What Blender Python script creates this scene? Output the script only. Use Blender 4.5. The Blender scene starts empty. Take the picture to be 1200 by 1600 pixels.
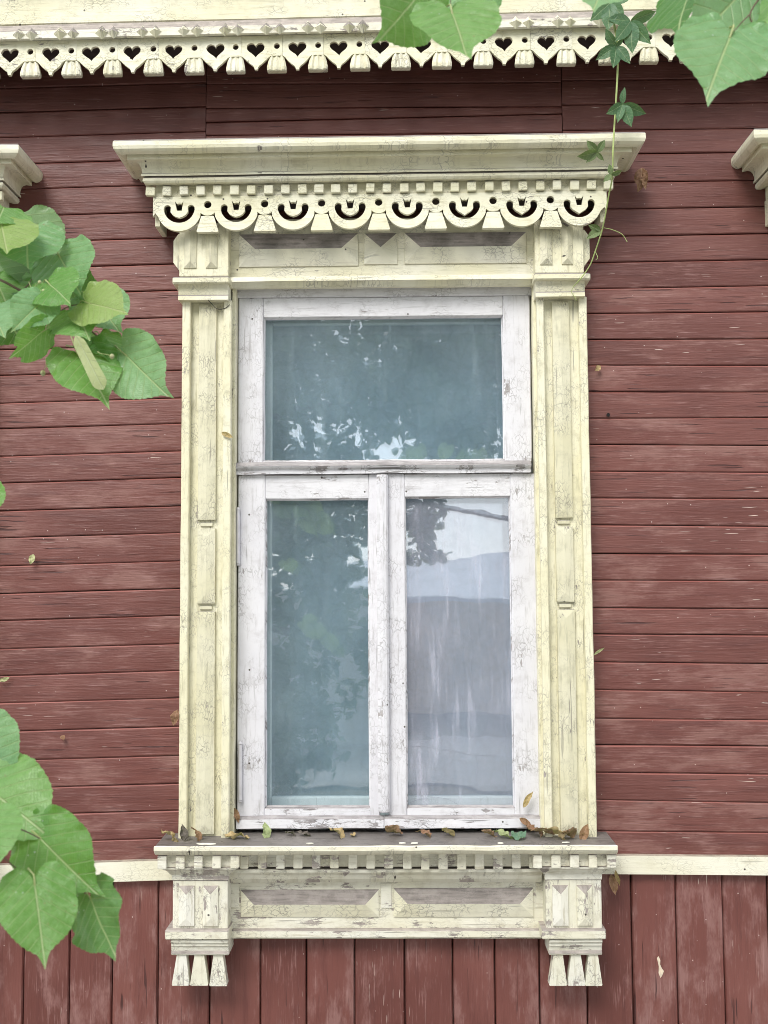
import bpy, bmesh, math, random
from mathutils import Vector, Matrix, noise, geometry

# ------------------------------------------------------------------ camera, sky, sun, exposure
S = bpy.context.scene
COL = S.collection
CAM_LOC = Vector((0.0, -3.3, 1.7))
YAW, PITCH, ROLL, FPX = 0.8, 4.05, -0.33, 1650.0
cam_rot = (Matrix.Rotation(math.radians(YAW), 3, 'Z') @ Matrix.Rotation(math.radians(90 + PITCH), 3, 'X')
           @ Matrix.Rotation(math.radians(ROLL), 3, 'Z'))
cd = bpy.data.cameras.new('camera')
cam = bpy.data.objects.new('camera', cd)
COL.objects.link(cam)
cam.matrix_world = Matrix.Translation(CAM_LOC) @ cam_rot.to_4x4()
cd.sensor_fit = 'HORIZONTAL'
cd.sensor_width = 36.0
cd.lens = 36.0 * FPX / 1200.0
cd.clip_start = 0.05
cd.clip_end = 1000.0
cd.dof.use_dof = True
cd.dof.focus_distance = 3.25
cd.dof.aperture_fstop = 17.0
S.camera = cam

SUN_EL, SUN_AZ = 46.0, -158.0          # azimuth clockwise from +Y (north); the wall faces -Y
w = bpy.data.worlds.new('World')
S.world = w
w.use_nodes = True
nt = w.node_tree
for n in list(nt.nodes):
    nt.nodes.remove(n)
sky = nt.nodes.new('ShaderNodeTexSky')
sky.sky_type = 'NISHITA'
sky.sun_disc = False
sky.sun_elevation = math.radians(SUN_EL)
sky.sun_rotation = math.radians(SUN_AZ)
sky.air_density = 1.0
sky.dust_density = 0.6
sky.ozone_density = 1.0
hs = nt.nodes.new('ShaderNodeHueSaturation')       # thin even cloud: the blue is washed out everywhere alike
hs.inputs['Saturation'].default_value = 0.20
bg = nt.nodes.new('ShaderNodeBackground')
bg.inputs['Strength'].default_value = 0.15
wo = nt.nodes.new('ShaderNodeOutputWorld')
nt.links.new(sky.outputs[0], hs.inputs['Color'])
nt.links.new(hs.outputs[0], bg.inputs['Color'])
nt.links.new(bg.outputs[0], wo.inputs['Surface'])

sd = bpy.data.lights.new('sun', 'SUN')
sd.energy = 1.5
sd.angle = math.radians(28)
sd.color = (1.0, 0.965, 0.91)
sun = bpy.data.objects.new('sun', sd)
COL.objects.link(sun)
az, el = math.radians(SUN_AZ), math.radians(SUN_EL)
to_sun = Vector((math.sin(az) * math.cos(el), math.cos(az) * math.cos(el), math.sin(el)))
sun.rotation_euler = (-to_sun).to_track_quat('-Z', 'Y').to_euler()
sun.location = to_sun * 30

S.view_settings.view_transform = 'Standard'
S.view_settings.look = 'None'
S.view_settings.gamma = 1.0
S.view_settings.use_curve_mapping = False
S.view_settings.exposure = 1.03
S.render.engine = 'CYCLES'
S.cycles.max_bounces = 5
S.cycles.diffuse_bounces = 3
S.cycles.glossy_bounces = 3
S.cycles.transparent_max_bounces = 16
S.cycles.use_denoising = True
S.cycles.filter_width = 0.9
S.cycles.use_adaptive_sampling = True
S.cycles.adaptive_threshold = 0.02
S.cycles.sample_clamp_indirect = 6.0

rnd = random.Random(7)

# ------------------------------------------------------------------ measuring: photo pixel (1200x1600) -> point on a plane y = const
def at(px, py, y=0.0):
    d = cam_rot @ Vector(((px - 600) / FPX, -(py - 800) / FPX, -1.0))
    return CAM_LOC + d * ((y - CAM_LOC.y) / d.y)
def PX(px, py, y=0.0): return at(px, py, y).x
def PZ(px, py, y=0.0): return at(px, py, y).z

# ------------------------------------------------------------------ object helpers
def tag(o, label=None, cat=None, group=None, kind=None):
    if label: o['label'] = label
    if cat: o['category'] = cat
    if group: o['group'] = group
    if kind: o['kind'] = kind
    return o

def empty(name, loc=(0, 0, 0), label=None, cat=None, group=None, kind=None):
    o = bpy.data.objects.new(name, None)
    o.empty_display_size = 0.1
    o.location = loc
    COL.objects.link(o)
    return tag(o, label, cat, group, kind)

def put(name, me, mat, parent=None):
    o = bpy.data.objects.new(name, me)
    COL.objects.link(o)
    if mat and not me.materials:
        me.materials.append(mat)
    if parent is not None:
        o.parent = parent
        if parent.type == 'EMPTY':
            o.matrix_parent_inverse = Matrix.Translation(-Vector(parent.location))
    return o

def obj(name, vf, mat, parent=None, smooth=False):
    me = bpy.data.meshes.new(name)
    me.from_pydata(vf[0], [], vf[1])
    me.validate()
    bm = bmesh.new(); bm.from_mesh(me)
    bmesh.ops.recalc_face_normals(bm, faces=bm.faces)
    bm.to_mesh(me); bm.free()
    if smooth:
        for p in me.polygons: p.use_smooth = True
    return put(name, me, mat, parent)

def rect(u0, u1, v0, v1, b):
    b = min(b, (u1 - u0) * .45, (v1 - v0) * .45)
    return [(u0 + b, v0), (u1 - b, v0), (u1, v0 + b), (u1, v1 - b), (u1 - b, v1), (u0 + b, v1), (u0, v1 - b), (u0, v0 + b)]

def nz(p, f, s=0.0):
    return noise.noise(Vector((p[0] * f + s, p[1] * f + s * 1.7, p[2] * f - s * .6)))

def bar(axis, a0, a1, prof, seg=1, wob=0.0, ch=0.0, freq=9.0, seed=None):
    """profile swept along an axis; small wear noise, softened ends."""
    if seed is None: seed = rnd.uniform(0, 60)
    cu = sum(p[0] for p in prof) / len(prof); cv = sum(p[1] for p in prof) / len(prof)
    st = []
    if ch > 0:
        st.append((a0, True)); st.append((a0 + ch, False))
        for i in range(1, seg): st.append((a0 + (a1 - a0) * i / seg, False))
        st.append((a1 - ch, False)); st.append((a1, True))
    else:
        for i in range(seg + 1): st.append((a0 + (a1 - a0) * i / seg, False))
    V, F = [], []
    n = len(prof)
    for a, shrink in st:
        for (u, v) in prof:
            if shrink:
                du, dv = cu - u, cv - v
                l = math.hypot(du, dv) or 1
                k = min(ch, l * .5)
                u, v = u + du / l * k, v + dv / l * k
            p = (a, u, v) if axis == 'x' else ((u, a, v) if axis == 'y' else (u, v, a))
            if wob:
                p = (p[0] + wob * nz(p, freq, seed), p[1] + wob * nz(p, freq, seed + 9), p[2] + wob * nz(p, freq, seed + 21))
            V.append(p)
    for i in range(len(st) - 1):
        for j in range(n):
            k = (j + 1) % n
            F.append((i * n + j, i * n + k, (i + 1) * n + k, (i + 1) * n + j))
    F.append(tuple(range(n))); F.append(tuple((len(st) - 1) * n + j for j in range(n)))
    return V, F

def box(x0, x1, y0, y1, z0, z1, b=.003, seg=None, wob=.0010):
    dx, dy, dz = x1 - x0, y1 - y0, z1 - z0
    m = max(dx, dy, dz)
    if seg is None: seg = max(1, min(24, int(m / .08)))
    if m == dx: return bar('x', x0, x1, rect(y0, y1, z0, z1, b), seg, wob, b)
    if m == dz: return bar('z', z0, z1, rect(x0, x1, y0, y1, b), seg, wob, b)
    return bar('y', y0, y1, rect(x0, x1, z0, z1, b), seg, wob, b)

def join(*vfs):
    V, F = [], []
    for v, f in vfs:
        o = len(V); V += list(v); F += [tuple(i + o for i in q) for q in f]
    return V, F

def hip(x0, x1, z0, z1, yb, h, e=.004, wob=.0012):
    """raised block cut to a hipped (diamond) point; ridge along the long side."""
    w_, t_ = x1 - x0, z1 - z0
    base = [(x0, yb, z0), (x1, yb, z0), (x1, yb, z1), (x0, yb, z1)]
    k = .001
    edge = [(x0 + k, yb - e, z0 + k), (x1 - k, yb - e, z0 + k), (x1 - k, yb - e, z1 - k), (x0 + k, yb - e, z1 - k)]
    zm, xm = (z0 + z1) / 2, (x0 + x1) / 2
    if abs(w_ - t_) < .02:
        top = [(xm, yb - e - h, zm)]; F = [(4, 5, 8), (5, 6, 8), (6, 7, 8), (7, 4, 8)]
    elif w_ > t_:
        top = [(x0 + t_ / 2, yb - e - h, zm), (x1 - t_ / 2, yb - e - h, zm)]
        F = [(4, 5, 9, 8), (5, 6, 9), (6, 7, 8, 9), (7, 4, 8)]
    else:
        top = [(xm, yb - e - h, z0 + w_ / 2), (xm, yb - e - h, z1 - w_ / 2)]
        F = [(4, 5, 8), (5, 6, 9, 8), (6, 7, 9), (7, 4, 8, 9)]
    V = base + edge + top
    s = rnd.uniform(0, 50)
    V = [(p[0] + wob * nz(p, 20, s), p[1], p[2] + wob * nz(p, 20, s + 5)) for p in V]
    F = F + [(0, 1, 5, 4), (1, 2, 6, 5), (2, 3, 7, 6), (3, 0, 4, 7), (3, 2, 1, 0)]
    return V, F

def prism(outline, y0, y1):
    """outline of (x, z) points given thickness from y0 (front) to y1 (back)."""
    n = len(outline)
    V = [(x, y0, z) for x, z in outline] + [(x, y1, z) for x, z in outline]
    F = [tuple(range(n)), tuple(range(2 * n - 1, n - 1, -1))]
    for i in range(n):
        j = (i + 1) % n
        F.append((i, j, n + j, n + i))
    return V, F

def tube(pts, radii, sides=7):
    V, F = [], []
    n = len(pts)
    up = Vector((.13, .2, .97))
    for i, p in enumerate(pts):
        p = Vector(p)
        d = (Vector(pts[min(i + 1, n - 1)]) - Vector(pts[max(i - 1, 0)]))
        d.normalize()
        a = d.cross(up)
        if a.length < .05: a = d.cross(Vector((1, 0, 0)))
        a.normalize(); b = d.cross(a)
        r = radii[i] if hasattr(radii, '__len__') else radii
        for k in range(sides):
            t = 2 * math.pi * k / sides
            V.append(tuple(p + (a * math.cos(t) + b * math.sin(t)) * r))
    for i in range(n - 1):
        for k in range(sides):
            l = (k + 1) % sides
            F.append((i * sides + k, i * sides + l, (i + 1) * sides + l, (i + 1) * sides + k))
    F.append(tuple(range(sides))); F.append(tuple((n - 1) * sides + k for k in range(sides)))
    return V, F

def smooth_path(pts, n=6):
    P = [Vector(p) for p in pts]
    out = []
    for i in range(len(P) - 1):
        a, b, c, d = P[max(i - 1, 0)], P[i], P[i + 1], P[min(i + 2, len(P) - 1)]
        for k in range(n):
            t = k / n
            out.append(.5 * ((2 * b) + (c - a) * t + (2 * a - 5 * b + 4 * c - d) * t * t + (3 * b - a - 3 * c + d) * t ** 3))
    out.append(P[-1])
    return out

def fretwork(splines, thick, yfront):
    """flat board with sawn holes: outer and inner outlines in (x, z)."""
    P, E = [], []
    for pts in splines:
        o = len(P)
        P += [Vector(p) for p in pts]
        E += [(o + i, o + (i + 1) % len(pts)) for i in range(len(pts))]
    v2, _, tri, *_r = geometry.delaunay_2d_cdt(P, E, [], 0, 1e-6)
    n = len(v2)
    def inside(x, z, poly):
        c, j = False, len(poly) - 1
        for i in range(len(poly)):
            (xi, zi), (xj, zj) = poly[i], poly[j]
            if (zi > z) != (zj > z) and x < (xj - xi) * (z - zi) / (zj - zi) + xi: c = not c
            j = i
        return c
    keep = []
    for t in tri:
        x, z = sum(v2[i].x for i in t) / len(t), sum(v2[i].y for i in t) / len(t)
        if inside(x, z, splines[0]) and not any(inside(x, z, h) for h in splines[1:]): keep.append(t)
    tri = keep
    V = [(p.x, yfront, p.y) for p in v2] + [(p.x, yfront + thick, p.y) for p in v2]
    F, cnt = [], {}
    for t in tri:
        t = list(t)
        F.append(tuple(t)); F.append(tuple(n + i for i in reversed(t)))
        for i in range(len(t)):
            e = (t[i], t[(i + 1) % len(t)])
            cnt[e] = cnt.get(e, 0) + 1
    for (i, j) in list(cnt):
        if (j, i) not in cnt: F.append((j, i, n + i, n + j))
    me = bpy.data.meshes.new('fretwork')
    me.from_pydata(V, [], F)
    me.validate()
    bm = bmesh.new(); bm.from_mesh(me)
    bmesh.ops.recalc_face_normals(bm, faces=bm.faces)
    bm.to_mesh(me); bm.free()
    return me

# ------------------------------------------------------------------ materials
class NB:
    def __init__(self, name):
        self.m = bpy.data.materials.new(name)
        self.m.use_nodes = True
        self.t = self.m.node_tree
        for n in list(self.t.nodes): self.t.nodes.remove(n)
    def n(self, typ, ins=None, **kw):
        nd = self.t.nodes.new(typ)
        for k, v in kw.items(): setattr(nd, k, v)
        for k, v in (ins or {}).items():
            s = nd.inputs[k]
            if isinstance(v, bpy.types.NodeSocket): self.t.links.new(v, s)
            else:
                if isinstance(v, tuple) and len(v) == 3 and s.type == 'RGBA': v = v + (1.0,)
                s.default_value = v
        return nd
    def math(self, op, a, b=0.0, clamp=False):
        return self.n('ShaderNodeMath', {0: a, 1: b}, operation=op, use_clamp=clamp).outputs[0]
    def vmath(self, op, a, b):
        return self.n('ShaderNodeVectorMath', {0: a, 1: b}, operation=op).outputs[0]
    def mix(self, f, a, b, blend='MIX'):
        return self.n('ShaderNodeMix', {0: f, 6: a, 7: b}, data_type='RGBA', blend_type=blend).outputs[2]
    def step(self, v, lo, hi, a=0.0, b=1.0):
        return self.n('ShaderNodeMapRange', {0: v, 1: lo, 2: hi, 3: a, 4: b}, interpolation_type='SMOOTHSTEP').outputs[0]
    def noise(self, vec, scale, detail=3.0, rough=.55, dist=0.0, col=False):
        nd = self.n('ShaderNodeTexNoise', {'Vector': vec, 'Scale': scale, 'Detail': detail, 'Roughness': rough, 'Distortion': dist})
        return nd.outputs[1 if col else 0]
    def out(self, surf):
        self.n('ShaderNodeOutputMaterial', {'Surface': surf})
        return self.m

def coords(b, vary=True):
    tc = b.n('ShaderNodeTexCoord').outputs['Object']
    if not vary: return tc
    r = b.n('ShaderNodeObjectInfo').outputs['Random']
    off = b.n('ShaderNodeCombineXYZ', {0: b.math('MULTIPLY', r, 37.0), 1: b.math('MULTIPLY', r, 11.0), 2: b.math('MULTIPLY', r, 53.0)}).outputs[0]
    return b.vmath('ADD', tc, off)

def rand(b): return b.n('ShaderNodeObjectInfo').outputs['Random']

def flat_uv(b, v, axis='x'):
    """unroll the three coordinates onto two, so cheap 2D patterns also cover side faces."""
    q = b.n('ShaderNodeSeparateXYZ', {0: v})
    return b.n('ShaderNodeCombineXYZ', {0: b.math('ADD', q.outputs[0], b.math('MULTIPLY', q.outputs[1], .12 if axis == 'x' else .8)), 1: b.math('ADD', q.outputs[2], b.math('MULTIPLY', q.outputs[1], .8 if axis == 'x' else .12))}).outputs[0]

def paint(name, ca, cb, cgrime, wood, axis='x', crack=.7, peel=.35, upw=.9, grime=.4, cell=120.0, spot=True):
    b = NB(name)
    v3 = coords(b)
    v = flat_uv(b, v3, axis)
    def st(k): return (k, 1, 1) if axis == 'x' else (1, k, 1)
    low = b.noise(v, 3.2, 2, .6)
    mid = b.noise(v, 21, 4, .7)
    grain = b.noise(b.vmath('MULTIPLY', v, st(.10)), 95, 3, .65)
    base = b.mix(b.step(low, .35, .65), ca, cb)
    base = b.mix(b.math('MULTIPLY', b.step(mid, .46, .76), grime), base, cgrime)
    base = b.mix(b.math('MULTIPLY', b.step(grain, .52, .74), min(1.0, grime * 1.3)), base, cgrime)
    # fine alligator cracks, only here and there
    vd = b.vmath('ADD', v, b.vmath('MULTIPLY', b.noise(v, 60, 1, .5, 0, True), (.022, .022, .022)))
    vor = b.n('ShaderNodeTexVoronoi', {'Vector': b.vmath('MULTIPLY', vd, st(.38)), 'Scale': cell}, feature='DISTANCE_TO_EDGE', voronoi_dimensions='2D').outputs['Distance']
    area = b.noise(v, 8.5, 3, .65)
    line = b.math('MULTIPLY', b.step(vor, .01, .12, 1.0, 0.0), b.math('MULTIPLY', b.step(area, .44, .66), crack))
    # long checks in the wood that came through the paint
    chk = b.math('MULTIPLY', b.step(b.noise(b.vmath('MULTIPLY', v, st(.045)), 85, 2, .5), .66, .70), b.step(low, .42, .6))
    line = b.math('MAXIMUM', line, b.math('MULTIPLY', chk, min(1.0, crack + .1)))
    # flaked patches
    pn = b.math('ADD', b.math('MULTIPLY', b.noise(b.vmath('MULTIPLY', v, st(.25)), 46, 5, .72), .7), b.math('MULTIPLY', area, .42))
    nzc = b.n('ShaderNodeSeparateXYZ', {0: b.n('ShaderNodeNewGeometry').outputs['True Normal']}).outputs[2]
    up = b.math('MULTIPLY', b.step(nzc, .13, .26), upw)
    thr = .80 - peel * .26
    pm = b.step(b.math('ADD', pn, b.math('MULTIPLY', up, .55)), thr, thr + .03)
    wcol = b.mix(b.step(grain, .3, .75), tuple(min(1, c * 1.15) for c in wood), tuple(c * .62 for c in wood))
    wcol = b.mix(b.math('MULTIPLY', b.step(mid, .42, .66), .55), wcol, tuple(min(1, c * 1.55) for c in wood))
    col = b.mix(b.math('MULTIPLY', line, .85), base, tuple(c * .55 for c in wood))
    col = b.mix(pm, col, wcol)
    if spot:
        sp = b.n('ShaderNodeTexVoronoi', {'Vector': v, 'Scale': 15.0}, feature='F1', voronoi_dimensions='2D')
        keep = b.step(b.n('ShaderNodeSeparateColor', {0: sp.outputs['Color']}).outputs[0], .93, .94)
        col = b.mix(b.math('MULTIPLY', b.step(sp.outputs['Distance'], .03, .055, 1.0, 0.0), keep), col, (.07, .06, .05))
    h = b.math('SUBTRACT', b.math('MULTIPLY', mid, .45), b.math('MULTIPLY', line, .7))
    h = b.math('SUBTRACT', h, b.math('MULTIPLY', pm, .7))
    h = b.math('ADD', h, b.math('MULTIPLY', grain, .55))
    bump = b.n('ShaderNodeBump', {'Strength': .6, 'Distance': .0024, 'Height': h}).outputs[0]
    ro = b.step(pm, 0, 1, .52, .85)
    p = b.n('ShaderNodeBsdfPrincipled', {'Base Color': col, 'Roughness': ro, 'Normal': bump, 'Specular IOR Level': .35})
    return b.out(p.outputs[0])

def red_board(name, axis='x', fade=.5, chips=.5, tone=1.0, chalky=(.24, .120, .102)):
    b = NB(name)
    v = flat_uv(b, coords(b), axis)
    r = rand(b)
    def st(k): return (k, 1, 1) if axis == 'x' else (1, k, 1)
    vs = b.vmath('MULTIPLY', v, st(.10))
    vw = b.vmath('ADD', vs, b.vmath('MULTIPLY', b.noise(vs, 9, 1, .5, 0, True), (.035, .035, .035)))
    low = b.noise(v, 2.1, 2, .6)
    strk = b.noise(vw, 40, 5, .72)
    fine = b.noise(b.vmath('MULTIPLY', v, st(.05)), 190, 2, .6)
    blot = b.noise(b.vmath('MULTIPLY', v, st(.33)), 12, 5, .72)
    k = tone
    dark = b.mix(r, (.114 * k, .037 * k, .030 * k), (.146 * k, .050 * k, .041 * k))
    base = b.mix(b.step(low, .35, .66), dark, (.170 * k, .062 * k, .051 * k))
    base = b.mix(b.math('MULTIPLY', b.step(strk, .48, .72), .42), base, (.068 * k, .021 * k, .020 * k))
    chalk = b.math('MULTIPLY', b.step(b.math('ADD', blot, b.math('MULTIPLY', b.math('SUBTRACT', r, .5), .10)), .49, .68), fade)
    base = b.mix(chalk, base, chalky)
    base = b.mix(b.math('MULTIPLY', b.math('MULTIPLY', b.step(fine, .56, .70), b.step(blot, .38, .6)), .35 + .35 * fade), base, (.33, .185, .17))
    # dark checks along the grain
    chk = b.math('MULTIPLY', b.step(b.noise(b.vmath('MULTIPLY', v, st(.04)), 110, 2, .55), .64, .68), b.step(low, .44, .58))
    base = b.mix(b.math('MULTIPLY', chk, .8), base, (.045, .018, .018))
    # bare slivers of pale wood where flakes came off
    cn = b.noise(b.vmath('MULTIPLY', v, st(.085)), 150, 1, .5)
    cmask = b.step(b.noise(b.vmath('ADD', v, (3.3, 7.7, 0.0)), 3.6, 2, .6), .62 - chips * .12, .70)
    chip = b.math('MULTIPLY', b.step(cn, .69, .71), cmask)
    base = b.mix(chip, base, (.62, .50, .44))
    sp = b.n('ShaderNodeTexVoronoi', {'Vector': v, 'Scale': 16.0}, feature='F1', voronoi_dimensions='2D')
    sc_ = b.n('ShaderNodeSeparateColor', {0: sp.outputs['Color']})
    keep = b.math('MULTIPLY', b.step(sc_.outputs[1], .78, .79), b.math('MULTIPLY', sc_.outputs[0], .9))
    base = b.mix(b.math('MULTIPLY', b.step(sp.outputs['Distance'], .02, .035, 1.0, 0.0), keep), base, (.58, .48, .44))
    h = b.math('ADD', b.math('MULTIPLY', strk, 1.0), b.math('MULTIPLY', fine, .5))
    h = b.math('SUBTRACT', h, b.math('MULTIPLY', b.math('MAXIMUM', chk, chip), .8))
    bump = b.n('ShaderNodeBump', {'Strength': .75, 'Distance': .003, 'Height': h}).outputs[0]
    p = b.n('ShaderNodeBsdfPrincipled', {'Base Color': base, 'Roughness': b.step(blot, .3, .7, .40, .66), 'Normal': bump, 'Specular IOR Level': .45})
    return b.out(p.outputs[0])

CREAM_A, CREAM_B = (.74, .705, .50), (.80, .775, .63)
GRIME, WOODG = (.50, .46, .27), (.27, .245, .225)
M = {}
M['cream_x'] = paint('cream_paint_horizontal', CREAM_A, CREAM_B, (.48, .45, .30), WOODG, 'x', .55, .44, .9, .45)
M['cream_z'] = paint('cream_paint_vertical', CREAM_A, (.77, .745, .575), (.48, .45, .30), WOODG, 'z', .55, .46, .9, .65)
M['cream_panel'] = paint('cream_paint_weathered_panel', (.74, .71, .53), (.79, .77, .64), (.5, .47, .36), (.285, .255, .235), 'x', .62, .30, 1.0)
M['cream_strip'] = paint('cream_paint_dull_strip', (.62, .59, .41), (.67, .645, .49), (.44, .42, .30), (.34, .31, .27), 'z', .7, .46, .5, .65)
M['cream_worn'] = paint('cream_paint_flaking', (.74, .715, .57), (.78, .765, .665), (.5, .46, .34), (.36, .32, .29), 'x', .6, .70, .9, .6)
M['cream_worn_z'] = paint('cream_paint_flaking_vertical', (.74, .72, .58), (.78, .765, .68), (.5, .46, .34), (.36, .32, .29), 'z', .6, .64, .9, .6)
M['cream_fret'] = paint('cream_paint_sawn_board', (.76, .735, .53), (.82, .80, .64), GRIME, WOODG, 'x', .6, .44, .3, .45)
M['cream_tassel'] = paint('cream_paint_tassel', (.72, .69, .51), (.78, .755, .61), GRIME, WOODG, 'z', .6, .5, 0.0, .6)
M['belt'] = paint('pale_belt_paint', (.76, .73, .57), (.80, .78, .65), (.6, .56, .40), (.40, .35, .28), 'x', .35, .22, .6, .3)
M['white_x'] = paint('white_sash_paint_horizontal', (.68, .675, .70), (.73, .725, .745), (.46, .445, .455), (.33, .31, .305), 'x', .5, .56, .3, .5)
M['white_z'] = paint('white_sash_paint_vertical', (.67, .665, .70), (.72, .715, .745), (.46, .445, .455), (.36, .34, .335), 'z', .55, .48, .2, .5, 105.0)
M['white_flaking'] = paint('white_sash_paint_flaking', (.69, .685, .72), (.73, .725, .75), (.44, .42, .43), (.32, .30, .30), 'x', .9, .74, .6, .5)
M['inner'] = paint('inner_sash_paint', (.70, .74, .71), (.75, .78, .75), (.5, .52, .5), (.35, .34, .32), 'z', .25, .05, 0, .3)
M['sill'] = paint('weathered_sill_wood', (.155, .14, .13), (.215, .195, .18), (.085, .075, .07), (.12, .11, .10), 'x', .7, .1, 0, .7)
M['sill_edge'] = paint('sill_edge_paint', (.76, .73, .57), (.80, .78, .64), (.5, .45, .33), (.22, .20, .20), 'x', .6, .50, 0.0, .4)
M['red_x'] = red_board('red_brown_siding_paint', 'x', .75, .7)
M['red_eaves_shade'] = red_board('red_brown_paint_less_chalky_with_eaves_shade', 'x', .22, .0, .95)  # less chalky paint, also darkened to put the eaves' shade into its colour
M['red_edge'] = red_board('red_paint_rubbed_edge', 'x', 1.0, .9, 1.9)
M['red_edge_eaves_shade'] = red_board('red_paint_rubbed_edge_with_eaves_shade', 'x', .6, .2, 1.35)  # rubbed edge, toned down by the same painted eaves shade
M['red_z'] = red_board('red_brown_lower_board_paint', 'z', .9, .9, 1.15, (.27, .138, .124))

def plain(name, col, rough=.7, var=.25, scale=20):
    b = NB(name)
    v = coords(b)
    c = b.mix(b.step(b.noise(v, scale, 4, .6), .3, .7), tuple(x * (1 - var) for x in col), tuple(min(1, x * (1 + var)) for x in col))
    p = b.n('ShaderNodeBsdfPrincipled', {'Base Color': c, 'Roughness': rough})
    return b.out(p.outputs[0])
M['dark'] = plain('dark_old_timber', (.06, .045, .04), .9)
M['metal'] = plain('painted_hinge_metal', (.62, .61, .64), .45, .1)
M['crack'] = plain('crack_edge_in_glass', (.22, .23, .27), .4)
M['wire'] = plain('black_wire', (.03, .027, .025), .6)
M['hole'] = plain('nail_hole_shadow', (.012, .01, .01), 1.0)
M['chip'] = plain('bare_pale_wood', (.72, .62, .48), .8, .15, 60)
M['paint_chip'] = plain('fallen_paint_chip', (.80, .78, .68), .7, .1, 60)
M['rock_dirt'] = plain('sill_dirt', (.10, .085, .075), 1.0, .5, 90)

def glass_mat(name, film, streak, dust=(.55, .68, .74)):
    b = NB(name)
    v = coords(b)
    vs = b.vmath('MULTIPLY', v, (1, 1, .12))
    dirt = b.math('MULTIPLY', b.step(b.noise(vs, 30, 6, .7), .5, .85), streak)
    dirt = b.math('ADD', dirt, b.math('MULTIPLY', b.step(b.noise(v, 3, 4, .6), .4, .7), .05))
    dirt = b.math('ADD', dirt, film)
    h = b.math('ADD', b.noise(v, 5.0, 2, .5), b.math('MULTIPLY', b.noise(vs, 16, 2, .5), .22))
    bump = b.n('ShaderNodeBump', {'Strength': 1.0, 'Distance': .00045, 'Height': h}).outputs[0]
    fr = b.n('ShaderNodeFresnel', {'IOR': 1.9}).outputs[0]
    gl = b.n('ShaderNodeBsdfGlossy', {'Color': (.97, .98, 1.0), 'Roughness': .004, 'Normal': bump}).outputs[0]
    tr = b.n('ShaderNodeBsdfTransparent', {'Color': (.93, .965, .99)}).outputs[0]
    s = b.n('ShaderNodeMixShader', {0: fr, 1: tr, 2: gl}).outputs[0]
    df = b.n('ShaderNodeBsdfDiffuse', {'Color': dust}).outputs[0]
    s = b.n('ShaderNodeMixShader', {0: dirt, 1: s, 2: df}).outputs[0]
    return b.out(s)
M['glass'] = glass_mat('old_window_glass', .07, .10)
M['glass_streaky'] = glass_mat('streaked_glass_with_sky_sheen_film', .11, .38, (.76, .75, .86))  # dirt streaks; the lavender film also paints in brightness of the mirrored sky

def curtain_mat():
    b = NB('blue_grey_curtain_cloth')
    v = coords(b, False)
    vo = b.n('ShaderNodeTexVoronoi', {'Vector': b.vmath('ADD', v, b.vmath('MULTIPLY', b.noise(v, 14, 2, .5, 0, True), (.05, .05, .05))), 'Scale': 15.0}, feature='DISTANCE_TO_EDGE').outputs['Distance']
    fl = b.step(vo, .03, .14)
    c = b.mix(fl, (.15, .235, .265), (.20, .29, .325))
    c = b.mix(b.math('MULTIPLY', b.step(b.noise(v, 30, 5, .7), .4, .7), .4), c, (.17, .26, .26))
    d = b.n('ShaderNodeBsdfDiffuse', {'Color': c, 'Roughness': .6}).outputs[0]
    return b.out(d)
M['curtain'] = curtain_mat()

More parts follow.
